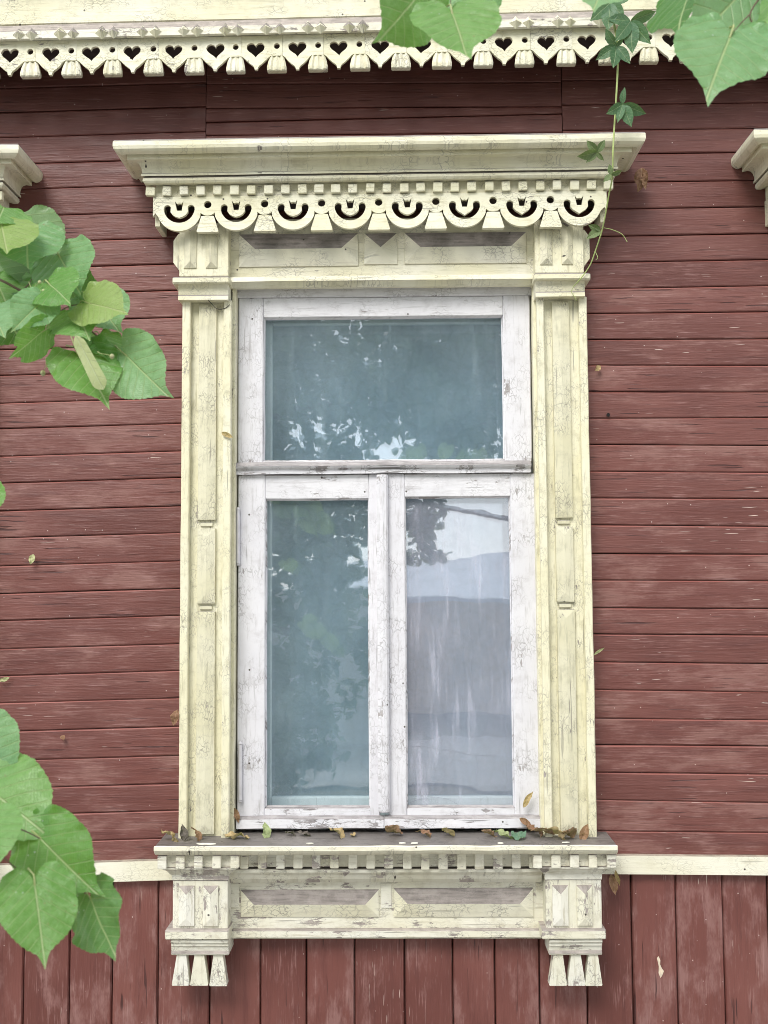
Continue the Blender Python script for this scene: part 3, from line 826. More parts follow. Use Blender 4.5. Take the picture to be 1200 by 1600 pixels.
# -- sill, brackets and apron
SZB, SZF = PZ(600, 1298.5, .012), PZ(600, 1320.5, -.15)
SX0, SX1 = PX(241, 1330, -.15), PX(965, 1328, -.15)
def sill_z(y): return SZB + (SZF - SZB) * (y - .012) / (-.162)
prof = [(.03, SZB), (-.148, SZF), (-.153, SZF - .004), (-.152, SZF - .008), (.03, SZF - .008)]
sill = obj('sill_board', bar('x', SX0 + .004, SX1 - .004, prof, 40, .0022, .002, 7), M['sill'], sur)
prof = [(-.140, SZF - .0085), (-.1545, SZF - .0005), (-.158, SZF - .003), (-.1585, SZF - .014), (-.152, SZF - .022), (-.143, SZF - .029), (-.10, SZF - .029), (-.10, SZF - .0085)]
obj('sill_nosing', bar('x', SX0, SX1, prof, 40, .0020, .003, 11), M['sill_edge'], sur)
SB = (3.3 - .135) / FPX
def bracket(px_d, cap, blk, m1, m2, tas):
    root = empty_part = None
    yd = -.137
    z1 = SZF - .031
    a, b_ = PX(px_d[0], 1348, yd), PX(px_d[1], 1348, yd)
    zd0 = PZ(600, 1356.5, yd)
    root = obj('bracket', box(PX(blk[0], 1410, -.095), PX(blk[1], 1410, -.095), -.095, .0, PZ(600, 1453, -.095), PZ(600, 1374, -.095), .003), M['cream_worn_z'], sur)
    obj('dentil_bed', box(a + .006, b_ - .006, yd + .016, -.001, zd0, z1, .001, 3), M['cream_worn'], root)
    nd = 5
    for i in range(nd):
        xc = a + 7 * SB + (b_ - a - 14 * SB) * i / (nd - 1)
        hw = rnd.uniform(6.3, 7.2) * SB
        obj('dentil', box(xc - hw, xc + hw, yd - rnd.uniform(0, .002), yd + .018, zd0 - .001 + rnd.uniform(-.001, .001), z1 - .0005, .0018, 1, 0), M['cream_worn'], root)
    # cyma moulding tapering into the block, returned at both sides
    c0, c1 = PX(cap[0], 1362, -.12), PX(cap[1], 1362, -.12)
    k0, k1 = PX(blk[0], 1410, -.095), PX(blk[1], 1410, -.095)
    V = []
    lv = [(zd0 - .001, 0.0, -.126), (zd0 - .007, .05, -.124), (zd0 - .012, .35, -.114), (zd0 - .02, .62, -.108), (zd0 - .026, .72, -.103), (zd0 - .028, .9, -.099), (PZ(600, 1374.5, -.097), .93, -.0985)]
    for (z, t, y) in lv:
        xa, xb = c0 + (k0 - c0) * t, c1 + (k1 - c1) * t
        V += [(xa, 0, z), (xa, y, z), (xb, y, z), (xb, 0, z)]
    F = []
    for i in range(len(lv) - 1):
        for j in range(4):
            F.append((i * 4 + j, i * 4 + (j + 1) % 4, (i + 1) * 4 + (j + 1) % 4, (i + 1) * 4 + j))
    F += [(0, 1, 2, 3), tuple(len(V) - 4 + j for j in range(4))]
    obj('cyma_moulding', (V, F), M['cream_worn'], root)
    wd = k1 - k0
    for f0, f1 in ((.11, .40), (.55, .83)):
        obj('raised_panel', hip(k0 + wd * f0, k0 + wd * f1, PZ(600, 1447, -.1), PZ(600, 1384, -.1), -.0952, .006, .006), M['cream_worn_z'], root)
    a, b_ = PX(m1[0], 1460, -.115), PX(m1[1], 1460, -.115)
    obj('base_moulding', box(a, b_, -.117, .0, PZ(600, 1468, -.115), PZ(600, 1453.5, -.115), .003), M['cream_worn'], root)
    a, b_ = PX(m2[0], 1480, -.10), PX(m2[1], 1480, -.10)
    pr = [(-.108, PZ(600, 1468.3, -.108)), (-.108, PZ(600, 1472.5, -.108)), (-.101, PZ(600, 1473.5, -.10)), (-.101, PZ(600, 1477.5, -.10)), (-.096, PZ(600, 1478.5, -.096)), (-.093, PZ(600, 1485, -.093)), (-.097, PZ(600, 1490, -.097)), (-.094, PZ(600, 1492, -.094)), (0, PZ(600, 1492, -.094)), (0, PZ(600, 1468.3, -.108))]
    obj('stepped_moulding', bar('x', a, b_, pr, 3, .0012, .002), M['cream_worn'], root)
    for (t0, t1) in tas:
        xc = PX((t0 + t1) / 2, 1520, -.088)
        hb = (t1 - t0) / 2 * .00195
        ht = hb * .52
        zt2, zb2 = PZ(600, 1491, -.088), PZ(600, 1540 + rnd.uniform(-1, 1), -.088)
        sk = rnd.uniform(-.002, .002)
        vf = prism([(xc - ht, zt2), (xc - hb + sk, zb2 + .003), (xc - hb + .002 + sk, zb2), (xc + hb - .002 + sk, zb2), (xc + hb + sk, zb2 + .003), (xc + ht, zt2)], -.088 - rnd.uniform(0, .003), -.058)
        obj('tassel', vf, M['cream_worn_z'], root)
bracket((246, 374), (254, 370), (270, 356), (258, 357), (267, 357), [(270, 297), (297.5, 325), (327, 354)])
bracket((833, 963), (839, 953), (853, 940), (847, 947), (858, 941), [(859, 886), (887, 914), (914.5, 940.5)])

zt2 = SZF - .031
z_d = PZ(600, 1356, -.10)
obj('apron_board', box(PX(352, 1410, -.03), PX(858, 1410, -.03), -.03, .0, PZ(600, 1467, -.03), zt2 - .004, .002), M['cream_worn'], sur)
obj('dentil_rail', box(PX(372, 1348, -.088), PX(842, 1348, -.088), -.088, -.0302, z_d, zt2, .001, 12), M['cream_worn'], sur)
dx0, dx1 = PX(381, 1348, -.104), PX(835, 1348, -.104)
nd = 17
for i in range(nd):
    xc = dx0 + (dx1 - dx0) * i / (nd - 1) + rnd.uniform(-.001, .001)
    hw = rnd.uniform(6.2, 7.2) * .00195
    sag = -.003 if 9 < i < 15 else 0
    obj('dentil', box(xc - hw, xc + hw, -.104 - rnd.uniform(0, .003), -.087, z_d - .001 + sag + rnd.uniform(-.001, .001), zt2 - .001 + sag, .0018, 1, 0), M['cream_worn'], sur)
pr = [(-.0302, PZ(600, 1357, -.09)), (-.088, PZ(600, 1358.5, -.09)), (-.088, PZ(600, 1363, -.088)), (-.076, PZ(600, 1367, -.076)), (-.068, PZ(600, 1373, -.068)), (-.054, PZ(600, 1378.5, -.054)), (-.0302, PZ(600, 1379, -.04))]
obj('apron_moulding', bar('x', PX(358, 1368, -.055), PX(846, 1368, -.055), pr, 16, .0016, .001), M['cream_worn'], sur)
for (a, b_, t_, u_) in [(376, 592, 1390, 1433), (615, 834, 1388, 1433)]:
    obj('diamond_panel', hip(PX(a, 1410, -.034), PX(b_, 1410, -.034), PZ(600, u_, -.034), PZ(600, t_, -.034), -.0302, .013), M['cream_panel'], sur)
for (a, b_) in [(357.5, 373), (595, 612), (837, 852)]:
    obj('infill_block', box(PX(a, 1410, -.035), PX(b_, 1410, -.035), -.0328, -.0302, PZ(600, 1419, -.035), PZ(600, 1380.5, -.035), .001, 2), M['cream_worn'], sur)
obj('apron_base_moulding', box(PX(357, 1460, -.05), PX(850, 1460, -.05), -.052, -.0302, PZ(600, 1466, -.05), PZ(600, 1453, -.05), .003), M['cream_worn'], sur)

# ------------------------------------------------------------------ the window itself
win = empty('window', (CX, 0, .95), 'white flaking old wooden window with one upper light and two casements, centre of the wall', 'window')
YF = .004

def wavy_pane(x0, x1, z0, z1, y, th=.003, nx=10, nz_=16, amp=.0004):
    V, F = [], []
    s = rnd.uniform(0, 30)
    for side in (0, 1):
        for j in range(nz_ + 1):
            for i in range(nx + 1):
                x = x0 + (x1 - x0) * i / nx; z = z0 + (z1 - z0) * j / nz_
                V.append((x, y + side * th + amp * noise.noise(Vector((x * 4 + s, z * 3, s))), z))
    m = (nx + 1) * (nz_ + 1)
    for j in range(nz_):
        for i in range(nx):
            a = j * (nx + 1) + i
            F.append((a, a + 1, a + nx + 2, a + nx + 1))
            F.append((m + a + nx + 1, m + a + nx + 2, m + a + 1, m + a))
    return V, F

def sash(ox0, ox1, oz0, oz1, gx0, gx1, gz0, gz1, yf, bottom='white_x', glass='glass'):
    th = .045
    root = obj('sash', box(ox0, gx0 + .001, yf, yf + th, oz0, oz1, .003, 14, .0014), M['white_z'], win)
    obj('stile', box(gx1 - .001, ox1, yf, yf + th, oz0, oz1, .003, 14, .0014), M['white_z'], root)
    obj('rail', box(gx0 + .0012, gx1 - .0012, yf + .001, yf + th - .001, gz1 - .001, oz1 - .0005, .002, 10, .0012), M['white_x'], root)
    obj('rail', box(gx0 + .0012, gx1 - .0012, yf + .001, yf + th - .001, oz0 + .0005, gz0 + .001, .002, 10, .0016), M[bottom], root)
    # putty bevel round the glass
    w_ = .005
    yb_ = yf + .021
    def put_bead(vx):
        obj('putty_bead', vx, M['white_flaking' if bottom == 'white_flaking' else 'white_z'], root)
    put_bead(bar('z', gz0 + .001, gz1 - .001, [(gx0 + .0012, yb_), (gx0 + .0012, yf + .008), (gx0 + w_, yb_ - .001)], 12, .0014))
    put_bead(bar('z', gz0 + .001, gz1 - .001, [(gx1 - .0012, yb_), (gx1 - w_, yb_ - .001), (gx1 - .0012, yf + .008)], 12, .0014))
    put_bead(bar('x', gx0 + .002, gx1 - .002, [(yb_, gz1 - .0012), (yb_ - .001, gz1 - w_), (yf + .008, gz1 - .0012)], 10, .0014))
    put_bead(bar('x', gx0 + .002, gx1 - .002, [(yb_, gz0 + .0012), (yf + .008, gz0 + .0012), (yb_ - .001, gz0 + w_)], 10, .0020))
    p = obj('glass_pane', wavy_pane(gx0 + .002, gx1 - .002, gz0 + .002, gz1 - .002, yb_ + .0012), M[glass], root, True)
    return root, p

FX0, FX1 = PX(371, 700, 0), PX(833, 800, 0)
FZT, FZB = PZ(600, 451, 0), PZ(600, 1297, 0)
TZ0, TZ1 = PZ(600, 741, 0), PZ(600, 722, 0)
# head of the frame, then the upper light
obj('frame_head', box(FX0 - .012, FX1 + .012, YF - .004, .07, PZ(600, 463, 0), FZT + .015, .003, 14, .0014), M['white_x'], win)
sash(FX0, FX1, TZ1 - .002, PZ(600, 462.5, 0), PX(410.5, 600), PX(788, 600), PZ(600, 719, 0), PZ(600, 493, 0), YF + .002)
pr = [(.05, TZ1 + .003), (-.004, TZ1 + .002), (-.020, TZ1 - .006), (-.024, TZ1 - .013), (-.020, TZ1 - .018), (-.010, TZ1 - .022), (-.010, TZ0 + .002), (.05, TZ0 + .002)]
obj('transom_bar', bar('x', FX0 - .006, FX1 - .006, pr, 20, .0018, .002, 8), M['white_flaking'], win)
zlow = PZ(600, 1296, 0)
MX0, MX1 = PX(590, 1000), PX(607.5, 1000)
lsash, lp = sash(FX0 + .002, MX0 + .004, zlow, TZ0 + .001, PX(413.5, 1000), PX(577.5, 1000), PZ(600, 1263, 0), PZ(600, 778, 0), YF, 'white_flaking')
rsash, rp = sash(MX1 - .004, FX1 + .010, zlow, TZ0 + .001, PX(633.5, 1000), PX(801.5, 1000), PZ(600, 1263, 0), PZ(600, 776, 0), YF, 'white_flaking', 'glass_streaky')
# astragal covering the meeting stiles
pr = [(MX0, YF + .002), (MX0, -.012), (MX0 + .006, -.019), ((MX0 + MX1) / 2, -.021), (MX1 - .006, -.019), (MX1, -.012), (MX1, YF + .002)]
obj('meeting_strip', bar('z', PZ(600, 1268, 0), TZ0 - .002, pr, 16, .0014, .002), M['white_z'], win)
# weather bars along the foot of each casement
for (a, b_) in ((FX0 + .002, (MX0 + MX1) / 2 - .001), ((MX0 + MX1) / 2 + .001, FX1 + .010)):
    pr = [(.003, PZ(600, 1274, 0)), (-.006, PZ(600, 1275, 0)), (-.016, PZ(600, 1280, -.016)), (-.018, PZ(600, 1294, -.018)), (.003, PZ(600, 1295, 0))]
    obj('weather_bar', bar('x', a, b_, pr, 14, .0022, .002, 14), M['white_flaking'], win)
for (px, py0, py1) in ((372, 797, 880), (375.5, 1163, 1250)):
    a, b_ = at(px, py0, -.004), at(px, py1, -.004)
    h = obj('hinge', tube([a, (a + b_) / 2, b_], .0062, 8), M['metal'], win)
    for q, s in ((a, 1), (b_, -1)):
        obj('hinge_cap', tube([q + Vector((0, 0, .001 * s)), q + Vector((0, 0, .005 * s)), q + Vector((0, 0, .009 * s))], [.0066, .0055, .002], 8), M['metal'], h)
# reveal boards between outer and inner sashes
obj('reveal', box(FX0 - .012, FX0 + .020, .0505, .112, FZB - .01, FZT - .012, .001, 6), M['inner'], win)
obj('reveal', box(FX1 - .010, FX1 + .020, .0505, .112, FZB - .01, FZT - .012, .001, 6), M['inner'], win)
obj('reveal', box(FX0 + .022, FX1 - .012, .0715, .112, FZT - .030, FZT - .012, .001, 6), M['inner'], win)
obj('reveal', box(FX0 + .022, FX1 - .012, .0505, .112, FZB - .01, FZB + .03, .001, 6), M['inner'], win)
# inner sash set
yi = .113
def ibar(x0, x1, z0, z1): obj('inner_rail', box(x0, x1, yi, yi + .035, z0, z1, .003, 8, .001), M['inner'], win)
ix0, ix1 = PX(424, 800, .11), PX(796, 800, .11)
ibar(FX0 + .0, ix0, FZB, FZT - .014); ibar(ix1, FX1 + .018, FZB, FZT - .014)
ibar(ix0 + .0005, ix1 - .0005, PZ(600, 505, .11), FZT - .015); ibar(ix0 + .0005, ix1 - .0005, FZB, PZ(600, 1246, .11))
ibar(ix0 + .0005, ix1 - .0005, PZ(600, 752, .11), PZ(600, 722, .11))
mx = (MX0 + MX1) / 2
ibar(mx - .028, mx + .028, PZ(600, 1246, .11) + .0005, PZ(600, 752, .11) - .0005)
for (x0, x1, z0, z1) in ((ix0, ix1, PZ(600, 722, .11), PZ(600, 505, .11)), (ix0, mx - .028, PZ(600, 1246, .11), PZ(600, 752, .11)), (mx + .028, ix1, PZ(600, 1246, .11), PZ(600, 752, .11))):
    obj('inner_pane', wavy_pane(x0 - .003, x1 + .003, z0 - .003, z1 + .003, yi + .017, .003, 6, 8), M['glass'], win, True)
# cracks in the right lower pane
def crack(pts, parent, y):
    P = [at(px, py, y) for px, py in pts]
    obj('crack', tube(smooth_path(P, 4), .00035, 4), M['crack'], parent)
crack([(636, 1166), (668, 1167), (700, 1172), (735, 1179), (770, 1181), (803, 1181)], rp, YF + .0205)
crack([(743, 1180), (747, 1195), (744, 1212), (750, 1230)], rp, YF + .0205)
crack([(634, 1257), (655, 1249), (680, 1246), (700, 1249), (719, 1259)], rp, YF + .0205)

# curtain inside
V, F = [], []
nx_, nz2 = 90, 10
for j in range(nz2 + 1):
    for i in range(nx_ + 1):
        x = -.62 + 1.16 * i / nx_; z = .90 + 1.82 * j / nz2
        V.append((x, .215 + .012 * math.sin(x * 42 + 1.4 * noise.noise(Vector((x * 3, z, 0)))) + .01 * noise.noise(Vector((x * 9, z * .7, 3))), z))
for j in range(nz2):
    for i in range(nx_):
        a = j * (nx_ + 1) + i
        F.append((a, a + 1, a + nx_ + 2, a + nx_ + 1))
cur = obj('curtain', (V, F), M['curtain'], None, True)
tag(cur, 'blue-grey patterned curtain hanging behind the window panes', 'curtain')

# thin wire loop by the left capital
P = [at(x, y, d) for x, y, d in [(324, 468, -.075), (330, 474, -.07), (338, 482, -.066), (347, 483, -.064), (357, 478, -.064), (362, 468, -.055), (363, 456, -.05)]]
tag(obj('wire', tube(smooth_path(P, 5), .0011, 5), M['wire']), 'thin dark wire looped under the left pilaster capital', 'wire')

# ------------------------------------------------------------------ neighbouring surrounds (the same joinery, cut off by the picture edges)
def copy_tree(o, parent):
    c = o.copy()
    COL.objects.link(c)
    if parent is not None:
        mi = o.matrix_parent_inverse.copy()
        c.parent = parent
        c.matrix_parent_inverse = mi
    for ch in o.children: copy_tree(ch, c)
    return c
bpy.context.view_layer.update()
for dx, dz, lab in ((-1.885, -.014, 'weathered cream window hood cut off by the left picture edge'), (1.922, .012, 'weathered cream window hood cut off by the right picture edge')):
    n = copy_tree(sur, None)
    n.location = (sur.location.x + dx, sur.location.y, sur.location.z + dz)
    n['label'] = lab

# ------------------------------------------------------------------ leaves
LIME = [(0, 1.0), (1.9, .905), (5, .835), (9, .795), (17, .75), (29.5, .69), (45, .605), (60, .52), (79, .455), (95, .415), (110, .385), (129, .345), (146, .28), (157, .16), (170, .06), (180, .03)]
def rad(t, tab):
    for (a, r0), (b_, r1) in zip(tab, tab[1:]):
        if t <= b_: return r0 + (r1 - r0) * (t - a) / (b_ - a)
    return tab[-1][1]

def lime_mesh(seed, fold=.25, curl=.25, wave=.04, teeth=34, narrow=1.0, bite=False):
    """heart-shaped toothed leaf: origin at the stalk, +Y to the tip, +Z upper side, tip at 1."""
    r_ = random.Random(seed)
    sp, rg = 136, 7
    V, F, UV = [(0, 0, 0)], [], [(0, 0)]
    skew = r_.uniform(-.05, .05)
    drop = r_.uniform(.6, 1.1)
    for k in range(1, rg + 1):
        f = (k / rg) ** .85
        for i in range(sp):
            t = -180 + 360 * i / sp
            a = abs(t)
            R = rad(a, LIME)
            if a < 172:
                ph = (a / 172 * teeth) % 1.0
                R *= 1 + (.030 * (ph - .4) if k == rg and a > 5 else 0)
            R *= 1 + .035 * noise.noise(Vector((math.cos(math.radians(t)) * 2, math.sin(math.radians(t)) * 2, seed * 1.3)))
            if bite and k == rg and abs(t) < 14: R *= .84 + .1 * r_.random()
            x = R * f * math.sin(math.radians(t)) * narrow
            y = R * f * math.cos(math.radians(t))
            if y > .5: x += skew * (y - .5) ** 2 * 4
            ax = abs(x)
            z = fold * ax - fold * .55 * ax * ax * 1.6
            z += curl * (max(0, y) - max(0, y) ** 2) * drop * .9 - .18 * curl * max(0, -y)
            q = y - ax * .85
            z += .005 * math.cos(q * 6.5 * 2 * math.pi) * min(1, ax * 5) * (-1)
            z += wave * noise.noise(Vector((x * 2.6 + seed, y * 2.6, seed * .7))) * (ax + .2) * 2
            if f > .75: z += wave * .9 * math.sin(t * .16 + seed) * (f - .75) * 4 * .5
            V.append((x, y, z)); UV.append((x, y))
    for i in range(sp):
        F.append((0, 1 + (i + 1) % sp, 1 + i))
    for k in range(rg - 1):
        for i in range(sp):
            a, b_ = 1 + k * sp + i, 1 + k * sp + (i + 1) % sp
            F.append((a, b_, b_ + sp, a + sp))
    return leaf_me(V, F, UV)

def strip_mesh(seed, wid=.36, fold=.25, curl=.2, teeth=7, kind='leaflet', twist=0.0, crumple=.03):
    """pointed leaflet or blunt bract, base at origin, tip at Y = 1."""
    nu, nv = 6, 22
    V, F, UV = [], [], []
    for j in range(nv + 1):
        v = j / nv
        if kind == 'leaflet': wv = wid * .5 * (math.sin(math.pi * v ** .85) ** .8) * (1.0 if v < .75 else 1.0 - .35 * (v - .75) * 4)
        else: wv = wid * .5 * min(1, (v * 7) ** .6) * min(1, ((1 - v) * 9) ** .5) * (.8 + .3 * v)
        if teeth: wv *= 1 + .10 * (((v * teeth) % 1.0) - .5) * (1 if .2 < v < .92 else 0)
        wv = max(wv, .004)
        for i in range(nu + 1):
            u = (i / nu - .5) * 2
            x = u * wv
            z = fold * abs(x) - curl * v * v + crumple * noise.noise(Vector((x * 4 + seed, v * 3, seed))) + (crumple * .6 * noise.noise(Vector((x * 11 + seed, v * 8, seed))) if crumple > .05 else 0)
            a = twist * v
            V.append((x * math.cos(a) - z * math.sin(a), v, x * math.sin(a) + z * math.cos(a))); UV.append((x, v))
    for j in range(nv):
        for i in range(nu):
            a = j * (nu + 1) + i
            F.append((a, a + 1, a + nu + 2, a + nu + 1))
    return leaf_me(V, F, UV)

def leaf_me(V, F, UV):
    me = bpy.data.meshes.new('leaf')
    me.from_pydata(V, [], F)
    uvl = me.uv_layers.new(name='UVMap')
    for lp_ in me.loops: uvl.data[lp_.index].uv = UV[lp_.vertex_index]
    for p in me.polygons: p.use_smooth = True
    # make the upper side face +Z
    if sum(p.normal.z for p in me.polygons) < 0: me.flip_normals()
    return me

def pix(px, py, dist):
    """a point that the photo shows at this pixel, so many metres in front of the camera."""
    return at(px, py, CAM_LOC.y + dist)

def place(me, name, base, tip, mat, parent, tilt_=0.0, back=False, wf=1.0):
    Y = (tip - base); L = Y.length; Y = Y.normalized()
    n = (CAM_LOC - base); n = (n - Y * n.dot(Y)).normalized()
    if back: n = -n
    n = Matrix.Rotation(math.radians(tilt_), 3, Y) @ n
    X = Y.cross(n).normalized()
    o = put(name, me, mat, parent)
    m = Matrix((X, Y, n)).transposed().to_4x4()
    o.matrix_basis = Matrix.Translation(base) @ m @ Matrix.Diagonal((L * wf, L, L, 1))
    return o

def stalk(parent_leaf, length=.35, bend=-.12, r=.011):
    P = [(0, .02, 0), (0, -length * .35, -bend * .3), (.02, -length * .7, bend * .4), (.04, -length, bend)]
    obj('leaf_stalk', tube(smooth_path(P, 3), [r] * 9 + [r * 1.4], 5), M['stalk'], parent_leaf)

def branch(label, twigs, leaves, loc, sd0):
    """twigs: list of [(px,py,dist)...], r0; leaves: dict rows."""
    root = empty('lime_branch', loc, label, 'branch', 'lime branches hanging into the picture')
    for pts, r0 in twigs:
        P = smooth_path([pix(*p) for p in pts], 5)
        n = len(P)
        obj('twig', tube(P, [r0 * (1 - .6 * i / n) for i in range(n)], 7), M['twig'], root)
    for i, L in enumerate(leaves):
        bx, by, tx, ty, d, mat = L[:6]
        o_ = L[6] if len(L) > 6 else {}
        me = lime_mesh(sd0 + i * 3.7, o_.get('fold', .22), o_.get('curl', .2), o_.get('wave', .05), 34, 1.0, o_.get('bite', False))
        b_, t_ = pix(bx, by, d), pix(tx, ty, d + o_.get('dd', -.045))
        lf = place(me, 'leaf', b_, t_, M[mat], root, o_.get('tilt', 0), o_.get('back', False), o_.get('w', 1.0))
        if o_.get('stalk', True): stalk(lf, o_.get('sl', .35), o_.get('sb', -.12))
    return root

D1 = 1.50
b1 = branch('lime branch with a dense leaf cluster and pale bract at middle left',
    [([(-60, 412, D1 + .03), (0, 437, D1), (34, 455, D1), (69, 472, D1 - .01), (95, 486, D1), (122, 500, D1), (156, 528, D1), (197, 554, D1)], .0022),
     ([(95, 486, D1), (110, 478, D1 + .01), (138, 474, D1)], .0012),
     ([(34, 455, D1), (44, 445, D1), (50, 436, D1 + .01)], .0013),
     ([(-60, 330, D1 + .08), (-10, 348, D1 + .05), (42, 364, D1 + .02)], .0013)],
    [# base x,y  tip x,y  distance material
     (28, 366, 70, 452, D1 + .10, 'leaf_dark', dict(w=1.25, tilt=25, back=True, stalk=False)),
     (56, 398, 62, 470, D1 + .09, 'leaf_dark', dict(w=1.25, tilt=-30, back=True, stalk=False)),
     (8, 392, 30, 462, D1 + .08, 'leaf_dark', dict(w=1.25, back=True, stalk=False)),
     (42, 364, 44, 424, D1 + .02, 'leaf_pale', dict(tilt=8, w=1.37, curl=.15)),
     (2, 352, 12, 400, D1 - .02, 'leaf_yellow', dict(tilt=-10, w=1.37)),
     (5, 326, -6, 352, D1 + .01, 'leaf', dict(w=1.58, stalk=False)),
     (-6, 440, 22, 508, D1 + .04, 'leaf', dict(w=1.25, tilt=-15, stalk=False)),
     (94, 402, 128, 463, D1 + .03, 'leaf_pale', dict(tilt=6, w=1.16)),
     (77, 444, 114, 479, D1 - .02, 'leaf', dict(tilt=-12, w=1.13)),
     (64, 474, 16, 521, D1 - .04, 'leaf_pale', dict(tilt=18, w=0.91, fold=.35)),
     (6, 492, 40, 540, D1 + .02, 'leaf_dark', dict(w=1.25, tilt=10, stalk=False)),
     (-10, 490, 8, 530, D1 - .02, 'leaf_pale', dict(w=1.25, stalk=False)),
     (66, 518, 6, 566, D1 - .05, 'leaf', dict(tilt=-32, w=0.80, bite=True, fold=.12)),
     (148, 470, 190, 524, D1 + .06, 'leaf_pale', dict(tilt=-15, w=1.01, stalk=False)),
     (120, 452, 172, 470, D1 + .06, 'leaf_dark', dict(tilt=15, w=1.01, stalk=False)),
     (122, 488, 140, 532, D1 - .01, 'leaf', dict(tilt=5, w=1.44, curl=.35)),
     (138, 474, 203, 491, D1 - .03, 'leaf_yellow', dict(tilt=-25, w=0.94)),
     (156, 528, 188, 582, D1 + .01, 'leaf', dict(tilt=-35, w=0.84)),
     (176, 560, 190, 606, D1 + .05, 'leaf_yellow', dict(back=True, tilt=30, w=0.87, stalk=False)),
     (123, 556, 172, 640, D1 - .02, 'leaf', dict(tilt=-14, w=0.95, fold=.3)),
     (197, 555, 269, 624, D1 - .03, 'leaf_pale', dict(tilt=12, w=0.90, fold=.18)),
    ], pix(0, 437, D1), 11)
for (ax, ay, bx, by, d) in [(118, 524, 160, 607, D1 - .07)]:
    place(strip_mesh(3.3, .23, .12, .06, 0, 'bract'), 'bract', pix(ax, ay, d), pix(bx, by, d - .01), M['bract'], b1, 8)
def fruits(parent, stem0, stem1, balls, d):
    o = obj('flower_stem', tube(smooth_path([pix(*stem0, d), pix((stem0[0] + stem1[0]) / 2, (stem0[1] + stem1[1]) / 2 + 1, d), pix(*stem1, d)], 4), .0006, 5), M['stalk'], parent)
    for (x, y, r) in balls:
        c = pix(x, y, d)
        k = d / FPX
        obj('fruit_stalk', tube(smooth_path([pix(*stem1, d), pix((stem1[0] + x) / 2, (stem1[1] + y) / 2 - 1, d), c], 3), .00045, 5), M['stalk'], o)
        V, F = [], []
        st = 6
        rows = [(1.05, .25), (.75, .72), (.2, 1.0), (-.35, .92), (-.8, .6), (-1.15, .12)]
        for (h, rr) in rows:
            for q in range(8):
                a = q * math.pi / 4
                V.append((c.x + r * k * rr * math.cos(a), c.y + r * k * rr * math.sin(a), c.z + r * k * h))
        for i in range(len(rows) - 1):
            for q in range(8):
                F.append((i * 8 + q, i * 8 + (q + 1) % 8, (i + 1) * 8 + (q + 1) % 8, (i + 1) * 8 + q))
        F += [tuple(range(8)), tuple(40 + q for q in range(8))]
        obj('fruit', (V, F), M['fruit'], o, True)
fruits(b1, (72, 558), (72, 572), [(67, 583, 4.4), (85, 584.5, 3.2), (90, 577.5, 4.2)], D1 - .02)
fruits(b1, (152, 549), (160, 553), [(175, 557, 4.0)], D1 - .08)
fruits(b1, (45, 440), (50, 452), [(62, 441, 3), (68, 455, 3), (55, 462, 3)], D1 - .03)
obj('flower_stem', tube(smooth_path([pix(111, 525, D1 - .06), pix(116, 540, D1 - .06), pix(121, 553, D1 - .05)], 4), .0009, 5), M['stalk'], b1)

D2 = 1.12
branch('lime twig with large dark-veined leaves at lower left, over the belt board',
    [([(-90, 1270, D2), (-40, 1285, D2), (0, 1294, D2), (32, 1296, D2), (62, 1310, D2 - .01)], .0014),
     ([(-40, 1285, D2), (-5, 1330, D2 - .02), (54, 1380, D2 - .03)], .0011),
     ([(32, 1296, D2 + .03), (90, 1350, D2 + .04), (138, 1400, D2 + .03)], .0010)],
    [(-42, 1160, 30, 1232, D2 + .10, 'leaf_pale', dict(tilt=10, w=1.16, stalk=False)),
     (-30, 1225, 92, 1320, D2 + .06, 'leaf', dict(tilt=-8, w=0.90, fold=.16, wave=.07, stalk=False)),
     (-22, 1290, -4, 1370, D2 - .03, 'leaf', dict(tilt=15, w=1.23, stalk=False)),
     (62, 1309, 163, 1408, D2 + .02, 'leaf', dict(tilt=6, w=0.81, fold=.14, wave=.06, sl=.28)),
     (54, 1381, 71, 1516, D2 - .05, 'leaf', dict(tilt=-5, w=0.95, fold=.12, curl=.12, sl=.25)),
     (142, 1404, 185, 1501, D2 + .0, 'leaf_dark', dict(tilt=28, w=0.94, wave=.12, fold=.3)),
    ], pix(0, 1294, D2), 120)
D3 = 1.15
branch('pair of drooping lime leaves above the middle of the eaves board',
    [([(660, -60, D3), (700, -30, D3), (740, -40, D3)], .0014), ([(700, -30, D3), (703, -5, D3), (706, 19, D3 - .01)], .0008)],
    [(664, -22, 581, 74, D3, 'leaf', dict(tilt=-22, w=0.81, fold=.12)),
     (740, -40, 768, 52, D3 + .05, 'leaf_pale', dict(tilt=10, w=1.08)),
     (706, 20, 731, 97, D3 - .03, 'leaf', dict(tilt=-20, w=1.16, fold=.25, sl=.3))],
    pix(700, -30, D3), 240)
D4 = 1.12
